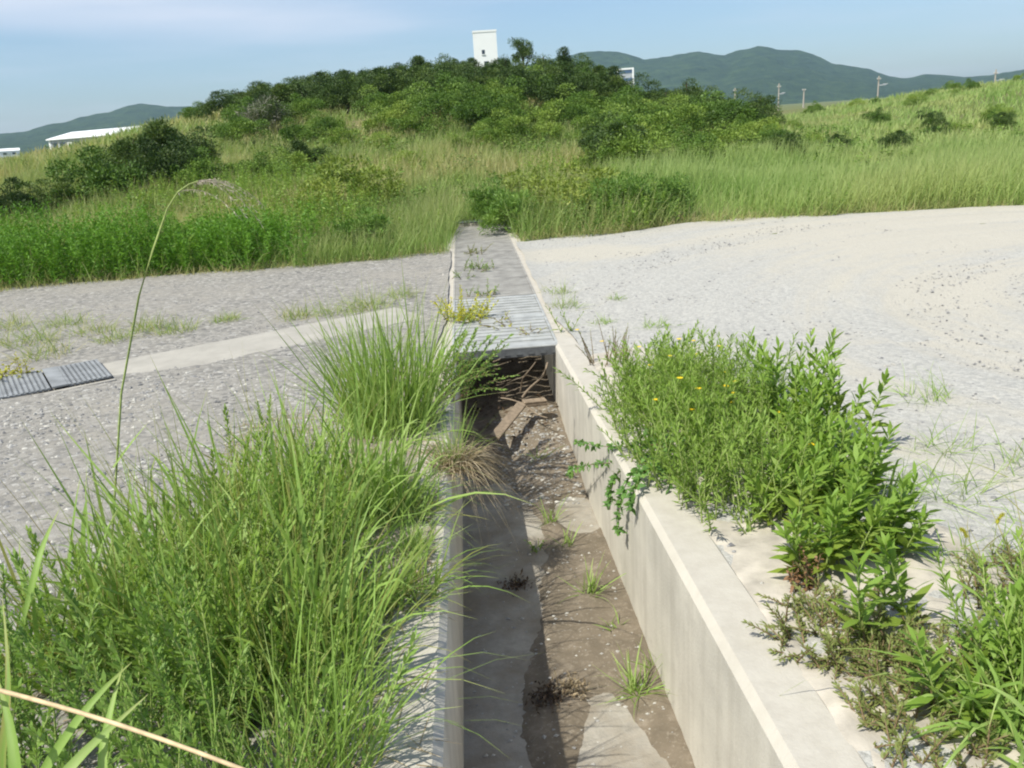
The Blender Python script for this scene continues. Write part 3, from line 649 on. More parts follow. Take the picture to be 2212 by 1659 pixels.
# ------------------------------------------------------------------ near vegetation, right bank
gold = dict(rad=.11, lean=(.02, .42), LL=(.08, .125), LW=(.018, .028), ang=(.7, 1.25), droop=.18, sdroop=.06, start=.12)
GR = [(1.43, 3.5, 6, (.42, .56), 30, 'tallest goldenrod with upright leafy stems at the back of the right weeds'), (1.54, 3.3, 4, (.34, .46), 28, 'goldenrod standing right of the tallest one'), (1.33, 3.2, 5, (.28, .42), 26, 'goldenrod in front of the tallest one, amid yellow-flowered weeds'),
      (1.23, 2.85, 6, (.26, .38), 24, 'goldenrod in the middle of the right bank beside arching grass'), (1.08, 2.62, 5, (.2, .32), 22, 'goldenrod close to the right wall below the hanging vine'), (1.36, 2.75, 5, (.24, .36), 24, 'goldenrod at the sandy outer side of the right bank'),
      (1.02, 2.28, 7, (.2, .32), 24, 'bushy goldenrod over the rusty dead weed'), (1.22, 2.35, 5, (.22, .33), 24, 'goldenrod right of the bushy one with yellowing leaves'), (1.06, 1.85, 1, (.28, .32), 26, 'single upright goldenrod shoot near the bottom right'),
      (1.10, 1.56, 2, (.16, .24), 18, 'short goldenrod shoot above the arching corner grass'), (1.28, 1.55, 3, (.2, .3), 20, 'goldenrod in the lower right corner')]
for q, (x, y, ns, h0, nl, lb) in enumerate(GR):
    plant('goldenrod', lb, 'plant', x, y, 110+q, 'golden', 'stemg', 'goldenrods on the right bank', ns=ns+5 if ns > 1 else 3, H0=h0, nl=nl+8, **gold)
YF = [(1.02, 4.55, 1, 'yellow-flowered weed at the far end of the right bank'), (1.22, 4.6, 2, 'yellow-flowered weed behind, near the gravel'), (.98, 4.1, 2, 'yellow-flowered weed beside the wall with two blooms low down'), (1.17, 4.15, 2, 'yellow-flowered weed in the middle of the flowering patch'), (1.47, 4.25, 1, 'yellow-flowered weed at the outer gravel side'),
      (.98, 3.65, 2, 'yellow-flowered weed above the hanging vine'), (1.12, 3.7, 2, 'yellow-flowered weed in the dense middle of the patch'), (1.34, 3.75, 1, 'yellow-flowered weed left of the tallest goldenrod'), (1.02, 3.25, 2, 'yellow-flowered weed nearest the vine root'), (1.17, 3.3, 2, 'yellow-flowered weed in front of the patch with bright blooms'),
      (.82, 3.35, 1, 'fine-leaved weed spreading across the right wall top by the vine'), (.84, 3.75, 1, 'fine-leaved weed on the wall top behind the vine'), (.86, 4.2, 1, 'fine-leaved weed on the wall top towards the channel mouth'), (.84, 3.0, 0, 'fine-leaved weed on the wall top in front of the vine'),
      (1.3, 1.55, 0, 'fine-leaved weed between the two corner grass clumps'),
      (.93, 2.75, 0, 'flowerless fine-leaved weed spilling onto the right wall top'), (1.15, 2.98, 1, 'yellow-flowered weed closest to the arching grass')]
for q, (x, y, nf, lb) in enumerate(YF):
    plant('yellow_flower_weed', lb, 'plant', x, y, 140+q, 'weed', 'stemg', 'fine-leaved yellow-flowered weeds on the right bank', flowers=nf, ns=46, rad=.2, H0=(.2, .42), lean=(.02, .7), nl=34, LL=(.025, .055), LW=(.006, .011), ang=(.5, 1.1), droop=.15, sdroop=.15, start=.1, taper=False, seg=2)
grass('grass_clump', 'thin grass standing among the yellow-flowered weeds', 1.3, 4.0, 170, specs=[S(90, (.2, .5), (.003, .006), .4, (.02, .5), (.05, .4), (.2, 1))])
grass('grass_clump', 'long arching grass blades drooping through the right bank goldenrods', 1.38, 2.72, 171, specs=[S(34, (.35, .6), (.006, .011), .12, (.3, 1.0), (.3, .7), (.5, 1)), S(60, (.15, .3), (.003, .006), .2, (.1, .8), (.1, .4), (.2, 1))])
grass('grass_clump', 'big arching grass clump in the bottom right corner', 1.12, 1.46, 172, specs=[S(84, (.3, .56), (.010, .016), .1, (.3, 1.05), (.4, .8), (.4, 1)), S(40, (.15, .3), (.004, .008), .12, (.2, .9), (.2, .5), (.2, 1))])
grass('grass_clump', 'grass clump at the lower right picture edge', 1.36, 1.75, 173, specs=[S(64, (.3, .52), (.008, .013), .1, (.15, .8), (.2, .6), (.4, 1)), S(40, (.15, .3), (.004, .008), .12, (.2, .9), (.2, .5), (.2, 1))])
SP = [(1.95, 3.2, 'thin grass tuft straying onto the sand right of the goldenrods'), (1.75, 2.75, 'thin wiry grass tuft on sand behind the foxtails'), (2.15, 2.9, 'thin grass tuft out on the sandy yard'), (1.85, 2.35, 'thin grass tuft right of the foxtails'), (2.3, 3.9, 'lone grass tuft on the gravel right of the tallest goldenrod'), (1.5, 2.2, 'thin grass tuft beneath the foxtails')]
for q, (x, y, lb) in enumerate(SP):
    grass('grass_tuft', lb, x, y, 180+q, 'silver', cat='grass tuft', group='thin grass tufts on the sandy right side', specs=[S(46, (.12, .34), (.0025, .005), .13, (.3, 1.2), (.1, .5), (.25, 1)), S(16, (.1, .3), (.002, .004), .13, (.3, 1.3), (.1, .5), (0, .12))])
OLV = [(.98, 1.98, 'low olive weed mat on the edge of the right wall top'), (.96, 1.70, 'low olive weed mat creeping onto the right wall'), (1.5, 2.0, 'brownish low weed mat on the sand at right'), (1.68, 2.1, 'olive low weed mat by the right picture edge'), (.92, 1.45, 'sparse weed mat at the bottom of the right wall'), (1.10, 1.72, 'low olive weed right of the wall mats'), (1.12, 1.58, 'low olive weed under the arching corner grass'), (.90, 1.86, 'low olive weed at the middle of the right wall edge'), (1.02, 1.58, 'low olive weed beside the short goldenrod shoot')]
for q, (x, y, lb) in enumerate(OLV):
    plant('low_weed', lb, 'plant', x, y, 200+q, 'olive', 'stemb', 'low olive weeds on the right bank', ns=60, rad=.15, H0=(.04, .15), lean=(.2, 1.2), nl=26, LL=(.012, .026), LW=(.004, .008), ang=(.5, 1.1), droop=.1, sdroop=.15, start=.1, taper=False, seg=2)
plant('dead_weed', 'rusty brown dead weed at the foot of the goldenrods', 'plant', .93, 2.16, 215, 'rust', 'stemb', ns=9, rad=.04, H0=(.08, .17), lean=(.02, .5), nl=16, LL=(.02, .035), LW=(.010, .016), ang=(.8, 1.6), droop=.5, sdroop=.1, start=.05)
for q, (px, py, lb) in enumerate(((2080, 1250, 'left one of two nodding green foxtail seed heads'), (2140, 1220, 'right, slightly higher one of two foxtail seed heads'))):
    b = Pg(px, py); tp = at(px+8+q*6, py-95, b[1]); e = empty('foxtail', b, lb, 'foxtail grass', 'foxtails on the sand')
    rng = np.random.default_rng(220+q)
    Cq = np.array([[0, 0, 0], (tp-b)*.4, (tp-b)*.75, (tp-b)*.95, (tp-b)+np.array([-.008, 0, -.002]), (tp-b)+np.array([-.016, 0, -.014])])
    Geo().add(tubes(Cq, .0013, .001, 4)).build('stem', M['stemg'], e)
    hd = curve(Cq[3:4], np.array([[-.35 if q == 0 else .3, 0, .9]]), .06, .5, 7)
    m = 500; f = rng.random(m)*6; i0 = np.minimum(f.astype(int), 5); fr = (f-i0)[:, None]; P_ = hd[0][i0]*(1-fr)+hd[0][i0+1]*fr
    Geo().add(tubes(hd, .005, .002, 6)).add(ribbons(rng, P_, rng.normal(0, 1, (m, 3))+np.array([0, 0, .4]), .010, .0012, 0, 1, False)).build('seed_head', M['yleaf'], e)
# vine over the right wall
e = empty('vine', (XR+.12, 3.2, float(H(0, 3.2))+.03), 'leafy green vine trailing over the right wall into the channel', 'vine'); rng = np.random.default_rng(230)
vb = np.array(e.location)
W_ = lambda px, py, off: at(px, py, 1.0)  # placeholder replaced below
def onplane(px, py, xp):
    d = ray(px, py); return np.array([0, 0, ZC]) + d*(xp/d[0])
strands = [[onplane(1420, 960, .74), onplane(1360, 965, .66), onplane(1300, 965, .56), onplane(1245, 955, .50)],
           [onplane(1420, 1010, .74), onplane(1350, 1000, .64), onplane(1290, 1000, .56), onplane(1235, 1012, .50), onplane(1228, 1025, .49)],
           [onplane(1420, 1010, .72), onplane(1365, 1015, .60), onplane(1345, 1060, .565), onplane(1335, 1110, .56), onplane(1338, 1155, .56)],
           [onplane(1400, 1000, .72), onplane(1340, 1010, .60), onplane(1320, 1050, .56), onplane(1318, 1100, .565)],
           [onplane(1430, 1000, .76), onplane(1385, 1020, .63), onplane(1372, 1060, .58), onplane(1362, 1095, .575)]]
vg = Geo(); vl = Geo()
for s in strands:
    s = np.array(s); tq = np.linspace(0, 1, 14); C = np.stack([np.interp(tq, np.linspace(0, 1, len(s)), s[:, q]) for q in range(3)], -1)
    for _ in range(3): C[1:-1] = (C[:-2]+2*C[1:-1]+C[2:])/4
    vg.add(tubes(C-vb, .003, .0012, 4))
    m = 110; f = rng.random(m)**.8*13; i0 = np.minimum(f.astype(int), 12); fr = (f-i0)[:, None]; P_ = C[i0]*(1-fr)+C[i0+1]*fr-vb
    vl.add(ribbons(rng, P_, rng.normal(0, 1, (m, 3))*np.array([.6, 1, .6])+np.array([-.35, -.1, .25]), rng.uniform(.022, .045, m), rng.uniform(.014, .024, m), .2, 2, True, None, .6))
vl.add(ribbons(rng, rng.normal(0, .09, (300, 3))*np.array([.6, 1.3, .35])+np.array([.05, .05, .03]), rng.normal(0, 1, (300, 3))+np.array([-.2, 0, .6]), .04, .02, .2, 2, True))
vg.build('stem', M['stemb'], e); vl.build('foliage', M['vine'], e)

# ------------------------------------------------------------------ weeds on the gravel, the grates and in the channel
def tuft_at(px, py, label, seed, mat='meadow', size=1.0, n=70, group=None, h=0.0, z=None):
    p = Pg(px, py, h)
    return grass('grass_tuft', label, p[0], p[1], seed, mat, cat='grass tuft', group=group, z=z if z is not None else p[2]+.01, specs=[S(n, (.08*size, .22*size), (.003, .007), .10*size, (.2, 1.2), (.1, .5), (.1, 1)), S(n//3, (.06*size, .16*size), (.003, .006), .13*size, (.4, 1.4), (.1, .5), (0, .15))])
gt = 'scattered grass tufts on the left gravel track'
TF = [(150, 706, 'grass tuft on the gravel track left of the tall stalk', 1.3), (60, 745, 'yellowish grass tuft by the left picture edge', 1.7), (205, 725, 'pale grass tuft just beyond the concrete gutter strip', 1.3), (100, 775, 'tuft of creeping grass above the perforated grates', 1.5), (312, 718, 'dark green grass tuft right of the tall stalk', 1.3),
      (385, 722, 'reddish grass tuft next to the dark green one', 1.3), (490, 697, 'small flat green tuft alone on the gravel', .9), (640, 690, 'grass tuft near the middle of the gutter strip', 1.1), (720, 683, 'low grass tuft beyond the gutter strip', 1.2), (800, 668, 'grass tuft behind the large silvergrass clump', 1.5), (870, 645, 'small grass patch close to the first grates', 1.1), (20, 715, 'straw-coloured tuft at the left edge of the track', 1.5), (250, 742, 'straw tuft touching the gutter rim', 1.0)]
for q, (px, py, lb, s) in enumerate(TF): tuft_at(px, py, lb, 300+q, 'meadow', s*1.3, 120, gt)
p = Pg(25, 828); plant('creeper', 'low creeper spreading over the perforated gutter grates', 'plant', p[0], p[1], 320, 'yleaf', 'stemb', ns=22, rad=.14, H0=(.12, .26), lean=(.5, 1.3), nl=16, LL=(.03, .05), LW=(.02, .03), ang=(.6, 1.2), droop=.1, sdroop=.1, start=.1, seg=2, tint=(0, .45))
TR = [(1205, 640, 'pale dry tuft beside the ribbed grates on the right', 1.3, 'meadow'), (1222, 668, 'green tuft on the rim right of the ribbed grates', 1.4, 'meadow'), (1300, 705, 'dark little tuft on the gravel beyond the right wall', .8, 'silver'), (1330, 650, 'tiny tuft alone on the grey gravel at right', .6, 'silver'), (1420, 715, 'wispy tuft at the far end of the right weeds', 1.1, 'silver')]
for q, (px, py, lb, s, mt) in enumerate(TR): tuft_at(px, py, lb, 330+q, mt, s, 70, 'small tufts on the right gravel')
p = Pg(1215, 725); plant('shoot_weed', 'leafy shoot growing at the corner of the right wall and grate', 'plant', p[0]+.03, p[1], 340, 'golden', ns=4, rad=.05, H0=(.18, .32), lean=(.1, .6), nl=12, LL=(.05, .08), LW=(.010, .016), ang=(.6, 1.1), droop=.2, sdroop=.15, start=.1)
p = Pg(1300, 795); plant('wispy_weed', 'wispy brownish-green weed on the top of the right wall', 'plant', .88, p[1], 341, 'olive', 'stemb', flowers=2, ns=26, rad=.13, H0=(.15, .34), lean=(.05, .6), nl=16, LL=(.015, .03), LW=(.003, .006), ang=(.4, 1.0), droop=.1, sdroop=.1, start=.1, taper=False, seg=2)
GW = [(1030, 549, 'olive weed strip on the fifth grate panel', 'olive', 14), (1045, 585, 'blue-green weed on the fourth grate panel', 'lesp', 12), (1012, 583, 'small green weed at the left rim of the fourth grate', 'lesp', 9), (1040, 643, 'dark weed at the end of the ribbed grates', 'lesp', 10), (1000, 600, 'tiny weed beside the left grate rim', 'lesp', 6)]
for q, (px, py, lb, mt, ns) in enumerate(GW):
    p = Pg(px, py, .03); plant('grate_weed', lb, 'plant', p[0], p[1], 350+q, mt, 'stemb', 'weeds growing through the grates', z=.035, ns=ns, rad=.14, H0=(.08, .2), lean=(.4, 1.2), nl=14, LL=(.03, .05), LW=(.010, .018), ang=(.5, 1.1), droop=.1, sdroop=.1, start=.1, seg=2)
p = Pg(1005, 690, .03); plant('yellow_weed', 'bright yellowing weed growing through the ribbed grate', 'plant', p[0], p[1], 360, 'yleaf', 'stemg', z=.02, ns=34, rad=.17, H0=(.14, .34), lean=(.1, 1.0), nl=20, LL=(.035, .055), LW=(.016, .024), ang=(.6, 1.2), droop=.1, sdroop=.1, start=.1, seg=2)
for q, (px, py, lb) in enumerate(((1085, 706, 'sparse creeping weed across the middle of the first grate'), (1150, 722, 'sparse creeping weed near the right end of the first grate'), (1060, 695, 'sparse creeper next to the yellowing weed'))):
    p = Pg(px, py, .03); plant('grate_weed', lb, 'plant', p[0], p[1], 365+q, 'yleaf', 'stemb', 'weeds growing through the grates', z=.04, ns=7, rad=.12, H0=(.08, .16), lean=(.7, 1.35), nl=6, LL=(.025, .04), LW=(.012, .02), ang=(.6, 1.2), droop=.1, sdroop=.1, start=.1, seg=2, tint=(0, .5))
CW = [(1272, 1296, 'grass weed with spreading blades in the middle of the mud', 1.25, 26), (1378, 1508, 'tallest grass weed in the mud near the bottom', 1.4, 34), (1188, 1135, 'grass weed on the pale slab by the shadow edge', 1.1, 14), (1165, 1010, 'two-bladed sprout in the channel shade', 1.1, 8), (1222, 1190, 'small grass weed in the mud beyond the spreading one', .9, 12), (1330, 1370, 'tiny sprout in the mud between the two larger weeds', .6, 8), (1420, 1455, 'thin sprout against the foot of the right wall', .7, 8)]
for q, (px, py, lb, s, n) in enumerate(CW):
    p = Pg(px, py, -DEPTH)
    grass('channel_weed', lb, p[0], p[1], 380+q, 'silver', z=floor_z(p[0], p[1]), group='grass weeds in the channel mud', cat='weed', specs=[S(n, (.10*s, .24*s), (.005, .009), .03, (.1, 1.0), (.1, .5), (.5, 1)), S(n//2, (.08*s, .16*s), (.003, .005), .04, (.5, 1.3), (.1, .4), (.1, .5))])
p = Pg(1160, 1190, -DEPTH); plant('low_weed', 'little dark broadleaf weed at the shadow edge on the floor', 'plant', p[0], p[1], 390, 'lesp', ns=8, z=floor_z(p[0], p[1]), rad=.03, H0=(.04, .09), lean=(.3, 1.2), nl=5, LL=(.02, .03), LW=(.012, .018), seg=2)

# driftwood, sticks, litter at the mouth
def stick(name, label, a, b2, r, seed, bend=.02, split=False):
    rng = np.random.default_rng(seed); a = np.array(a); b2 = np.array(b2); t = np.linspace(0, 1, 9)[:, None]
    C = a + (b2-a)*t + np.stack([bend*np.sin(t[:, 0]*5+seed), bend*.5*np.sin(t[:, 0]*7), bend*np.sin(t[:, 0]*4+1)], -1) - bend*.3
    return tag(Geo().add(tubes(C-a, r, r*.7, 6)).build(name, M['wood'], None, a), label, 'stick')
def fl(px, py, h): return Pg(px, py, -DEPTH+h)
pA, pB = fl(1130, 873, .26), fl(1178, 868, .26)
d = pB-pA; Lp = np.linalg.norm(d)*1.05
o = mesh_obj('driftwood_plank', *boxes([(0, Lp, -.03, .035, -.016, .004), (0, Lp*.97, -.028, .033, .008, .024)]), M['wood']); o.location = pA; o.rotation_euler = (.15, -math.atan2(d[2], math.hypot(d[0], d[1])), math.atan2(d[1], d[0])); bevel(o, .004)
tag(o, 'short split plank of driftwood wedged at the channel mouth', 'driftwood')
pl = np.array([fl(1068, 945, .20), fl(1128, 872, .27)]); d = pl[1]-pl[0]
o = mesh_obj('driftwood_board', *boxes([(0, np.linalg.norm(d), -.035, .035, -.012, .012)]), M['wood']); o.location = pl[0]; o.rotation_euler = (.3, -math.atan2(d[2], math.hypot(d[0], d[1])), math.atan2(d[1], d[0])); bevel(o, .004)
tag(o, 'flat weathered board leaning down from the debris heap', 'driftwood')
stick('dry_stick', 'dark branch rising from the debris to the grate edge', fl(1135, 860, .24), at(1188, 775, 5.97), .009, 401)
stick('dry_stick', 'thin stick crossing over the flat board', fl(1085, 862, .28), fl(1190, 895, .24), .006, 402)
stick('dry_stick', 'thin bent stick below the split plank', fl(1130, 880, .24), fl(1200, 880, .22), .006, 403, .03)
stick('dry_stick', 'upright greenish stem in front of the dark mouth', fl(1120, 850, .25), at(1155, 775, 5.9), .006, 404)
rng = np.random.default_rng(405); n = 260
X = rng.uniform(XL+.05, XR-.03, n); Yq = rng.uniform(5.3, 7.4, n)
Z = H(0*X, Yq)-DEPTH+np.maximum(0, mud_thick(X, Yq))+rng.uniform(0, .05, n)
tag(Geo().add(ribbons(rng, np.stack([X, Yq, Z], -1), rng.normal(0, 1, (n, 3))*np.array([1, 1, .3]), rng.uniform(.025, .06, n), rng.uniform(.008, .03, n), .1, 2, True)).build('leaf_litter', M['litter']), 'brown leaf and twig litter heaped under the grate mouth', 'litter', None, 'stuff')
for q, (px, py, r_, lb) in enumerate(((1118, 1268, .045, 'dark clod of rotting debris in the shaded floor'), (1185, 1525, .05, 'dark matted debris by the shadow edge near the bottom'), (1235, 1500, .04, 'crumbled pale brown dry clod at the sunlit mud edge'))):
    p_ = Pg(px, py, -DEPTH); rng = np.random.default_rng(440+q); m_ = 260
    P_ = rng.normal(0, 1, (m_, 3))*np.array([r_*.7, r_*.7, r_*.22]); P_[:, 2] = np.abs(P_[:, 2])
    tag(Geo().add(ribbons(rng, P_, rng.normal(0, 1, (m_, 3)), rng.uniform(.01, .035, m_), rng.uniform(.004, .012, m_), .1, 2, True)).build('debris_clod', M['dry' if q == 2 else 'litter'], None, (p_[0], p_[1], floor_z(p_[0], p_[1]))), lb, 'debris', None, 'stuff')
def dirt_strip(name, label, y0, y1, x0, x1, seed, mat):
    X, Yq = np.meshgrid(np.linspace(x0, x1, 24), np.linspace(y0, y1, 120))
    ed = np.minimum(X-x0, x1-X)/.05
    Z = H(X, Yq)+.02 + .035*(fbm(X*7, Yq*5, seed)-.42)*np.clip(ed, -.2, 1) + .02*(fbm(X*20, Yq*20, seed+1)-.5) - .03*np.clip(1-ed, 0, 1)
    i, j = np.meshgrid(np.arange(23), np.arange(119)); k = j*24+i
    return tag(mesh_obj(name, np.stack([X, Yq, Z], -1), np.stack([k, k+1, k+25, k+24], -1).reshape(-1, 4), mat, smooth=True), label, 'dirt', None, 'stuff')
M['dirt'] = plain('bank_dirt', (.33, .285, .235), .95, .1, nscale=9, amt=.4, bump=.6, bd=.02)
dirt_strip('bank_dirt', 'crumbly brown dirt spilled over the left wall top', 2.35, 5.6, -.75, -.155, 410, M['dirt'])
dirt_strip('bank_dirt', 'sandy dirt piled against the back of the right wall', .8, 5.6, .72, 1.6, 420, plain('sandy_dirt', (.45, .41, .35), .95, .1, nscale=9, amt=.3, bump=.6, bd=.02))
rng = np.random.default_rng(430)
n = 3500; X = rng.uniform(-1.35, -.2, n); Yq = rng.uniform(1.2, 4.6, n)
thatch = ribbons(rng, np.stack([X, Yq, H(X, Yq)+.02], -1), rng.normal(0, 1, (n, 3))*np.array([1, 1, .25]), rng.uniform(.05, .16, n), .004, .1, 2, False)
tag(Geo().add(thatch).build('dry_thatch', M['dry']), 'dead straw lying under the left bank plants', 'litter', None, 'stuff')

# ------------------------------------------------------------------ fields of grass (stuff)
def field(name, label, mat, parts, seed):
    rng = np.random.default_rng(seed); g = Geo()
    for (n, xa, xb, ya, yb, L, W, lean, droop, tfun, mask) in parts:
        X = rng.uniform(0, 1, n*2); Yq = ya + (yb-ya)*rng.random(n*2)
        xa_ = xa(Yq) if callable(xa) else xa; xb_ = xb(Yq) if callable(xb) else xb
        X = xa_ + (xb_-xa_)*X
        keep = rng.random(n*2) < mask(X, Yq); X = X[keep][:n]; Yq = Yq[keep][:n]; m = len(X)
        hs = .55+.8*fbm(X*.55, Yq*.55, seed+2)
        D = cone_dirs(rng, m, *lean)
        D[:, 0] += .12
        g.add(ribbons(rng, np.stack([X, Yq, H(X, Yq)-.02], -1), D, rng.uniform(*L, m)*hs, rng.uniform(*W, m)*(.8+Yq/60), rng.uniform(*droop, m), 3, False, np.clip(tfun(X, Yq)+rng.normal(0, .16, m), 0, 1), .9, .06))
    return tag(g.build(name, M[mat]), label, 'grass', None, 'stuff')
edgeL = lambda X: np.interp(X, [-22, -6, -3.7, -1.9, -.2, .6, 2, 3.3, 6.2, 8, 12, 34], [10.3, 10.7, 10.9, 10.9, 11.1, 11.7, 11.9, 12.4, 12.2, 11.7, 11.1, 9.4]) + (fbm(X*1.7, X*0, 3)-.5)*.5
open_ = lambda X, Y: (Y > edgeL(X)).astype(float)*np.where((X > XL-.1+np.clip((Y-12)*.06, 0, .12)) & (X < XR+.12-np.clip((Y-12)*.1, 0, .25)) & (Y < 14.3), 0.0, 1.0)
tn = lambda X, Y: np.clip((fbm(X*.45, Y*.45, 61)-.5)*2.1+.5, .02, .95)
field('meadow_grass', 'mixed green and straw meadow grass between track and mound', 'meadow', [
    (30000, -11, 3, 10.4, 15, (.35, .85), (.006, .011), (.02, .6), (.05, .45), tn, lambda X, Y: open_(X, Y)*np.where((X < -2.3) & (Y < 12.9), .12, 1.0)*np.where((X > .4) & (Y < 14.6), .4, 1.0)*np.clip(fbm(X*.9, Y*.9, 71)*2-.25, .12, 1)),
    (15000, -11, 8, 10.3, 13, (.12, .34), (.005, .009), (.1, 1.0), (.1, .5), lambda X, Y: .08+0*X, lambda X, Y: open_(X, Y)*np.clip(1.2-(Y-edgeL(X))*1.3, .05, 1)),
    (52000, lambda Y: -Y*.62, lambda Y: 1+Y*.12, 14.5, 28, (.3, .75), (.009, .018), (.02, .6), (.05, .4), tn, lambda X, Y: np.clip(fbm(X*.5, Y*.5, 73)*2-.3, .15, 1)),
    (34000, lambda Y: -Y*.70, lambda Y: Y*.45, 27, 50, (.25, .65), (.018, .035), (.02, .7), (.05, .4), lambda X, Y: tn(X, Y)-.08, lambda X, Y: np.ones_like(X))], 60)
field('tall_grass', 'tall pale yellow-green field grass beyond the gravel yard', 'field', [
    (30000, 2.2, lambda Y: 6+Y*.75, 10.5, 16, (.55, .95), (.007, .012), (.02, .6), (.08, .45), tn, lambda X, Y: open_(X, Y)*np.where((X < 4.6) & (Y < 14.6), .3, 1.0)),
    (40000, lambda Y: 1+Y*.10, lambda Y: 4+Y*.72, 15, 20, (.5, .85), (.012, .022), (.02, .5), (.05, .4), tn, lambda X, Y: np.ones_like(X)),
    (34000, lambda Y: Y*.25, lambda Y: 4+Y*.74, 19.5, 60, (.25, .55), (.022, .04), (.02, .6), (.05, .4), lambda X, Y: tn(X, Y)-.1, lambda X, Y: np.ones_like(X))], 65)
# the bright green bank of mugwort at the left road edge
rng = np.random.default_rng(600); g = Geo(); ns = 2300
X = rng.uniform(-9.5, -1.8, ns*2); Yq = rng.uniform(10.6, 12.7, ns*2)
kp = (Yq > edgeL(X)+.12) & (rng.random(ns*2) < np.clip((-2.0-X)/1.2, .1, 1)); X = X[kp][:ns]; Yq = Yq[kp][:ns]; ns = len(X)
hh = (.42+.85*fbm(X*1.3, Yq*1.3, 81)+rng.uniform(-.08, .12, ns))*np.clip(.55+(Yq-edgeL(X))*.8, .5, 1)
Cs = curve(np.stack([X, Yq, H(X, Yq)], -1), cone_dirs(rng, ns, .02, .45), hh, .12, 6)
m = 34; f = np.tile(np.linspace(.3, 4.99, m), ns); s_ = np.repeat(np.arange(ns), m); i0 = f.astype(int); fr = (f-i0)[:, None]
P_ = Cs[s_, i0]*(1-fr)+Cs[s_, i0+1]*fr
D_ = rng.normal(0, 1, (ns*m, 3))*np.array([1, 1, .5])+np.array([0, 0, .95])
g.add(ribbons(rng, P_, D_, rng.uniform(.06, .12, ns*m)*(1.15-.1*f), rng.uniform(.010, .02, ns*m), .2, 2, True, np.clip(.75*np.repeat(rng.random(ns), m)+.25*rng.random(ns*m), 0, 1), .6))
tag(g.build('undergrowth', M['hedge']), 'dense bright green bank of mugwort along the left track edge', 'undergrowth', None, 'stuff')

def forbs(name, label, mat, ns, xa, xb, ya, yb, dens, hr, LL, LW, seed, m=26):
    rng = np.random.default_rng(seed)
    X = rng.uniform(xa, xb, ns*8); Yq = rng.uniform(ya, yb, ns*8)
    kp = (open_(X, Yq) > 0) & (rng.random(ns*8) < dens(X, Yq)); X = X[kp][:ns]; Yq = Yq[kp][:ns]; k_ = len(X)
    Cs = curve(np.stack([X, Yq, H(X, Yq)], -1), cone_dirs(rng, k_, .02, .4), rng.uniform(*hr, k_)*(.7+.6*fbm(X, Yq, seed)), .1, 6)
    f = np.tile(np.linspace(.4, 4.99, m), k_); s_ = np.repeat(np.arange(k_), m); i0 = f.astype(int); fr = (f-i0)[:, None]
    P_ = Cs[s_, i0]*(1-fr)+Cs[s_, i0+1]*fr
    D_ = rng.normal(0, 1, (k_*m, 3))*np.array([1, 1, .4])+np.array([0, 0, .55])
    g = Geo().add(tubes(Cs, .005, .002, 3)).add(ribbons(rng, P_, D_, rng.uniform(*LL, k_*m)*(1.15-.1*f), rng.uniform(*LW, k_*m), .2, 2, True, np.clip(.7*np.repeat(rng.random(k_), m)+.3*rng.random(k_*m), 0, 1), .6))
    return tag(g.build(name, M[mat]), label, 'undergrowth', None, 'stuff')
patch = lambda sd, lo: (lambda X, Y: np.clip((fbm(X*.55, Y*.55, sd)-lo)*6, 0, 1))
forbs('meadow_weeds', 'leafy yellow-green weeds mixed into the left meadow', 'golden', 900, -7, 3.5, 11, 20, patch(201, .5), (.45, .95), (.05, .10), (.014, .026), 620)
forbs('meadow_weeds', 'feathery green weeds along both sides of the grate end', 'bushfine', 420, -3.2, 5.5, 11.2, 15.5, patch(207, .52), (.35, .75), (.05, .09), (.010, .018), 621)
forbs('meadow_weeds', 'dark green weeds in the hollows of the slope', 'shrub_mid', 1100, -14, 16, 16, 30, patch(213, .54), (.3, .7), (.08, .16), (.03, .05), 622, 18)
# ------------------------------------------------------------------ shrubs and trees
def crown_geo(rng, nl, nper, rx, ry, rz, cz, lr, LL, LW, cone=0.0, up=.25):
    d = unit(rng.normal(0, 1, (nl, 3))); d[:, 2] = np.abs(d[:, 2])*1.1-.25; d = unit(d)
    rad = rng.uniform(.35, .95, nl)[:, None]
    c = d*rad*np.array([rx, ry, rz])*np.array([1, 1, 1.0]) + np.array([0, 0, cz])
    if cone: sh = np.clip(1-cone*(c[:, 2]-cz*.4)/(rz*1.6), .15, 1.1); c[:, 0] *= sh; c[:, 1] *= sh
    lrad = lr*rng.uniform(.55, 1.25, nl)
    lt = rng.random(nl)
    u = unit(rng.normal(0, 1, (nl*nper, 3))+np.array([0, 0, .35])); ix = np.repeat(np.arange(nl), nper)
    P_ = c[ix] + u*(lrad[ix]*rng.uniform(.45, 1.05, nl*nper))[:, None]*np.array([1.15, 1.15, .8])
    P_[:, 2] = np.maximum(P_[:, 2], .03)
    D_ = u + rng.normal(0, .6, (nl*nper, 3)) + np.array([0, 0, up])
    return ribbons(rng, P_, D_, rng.uniform(*LL, nl*nper), rng.uniform(*LW, nl*nper), .1, 2, True, np.clip(.6*lt[ix]+.4*rng.random(nl*nper), 0, 1), .8), c
def shrub_proto(name, mat, seed, **kw):
    rng = np.random.default_rng(seed); geo, c = crown_geo(rng, **kw); g = Geo().add(geo)
    o = g.build(name, M[mat]); COL.objects.unlink(o); return o
SH = {}
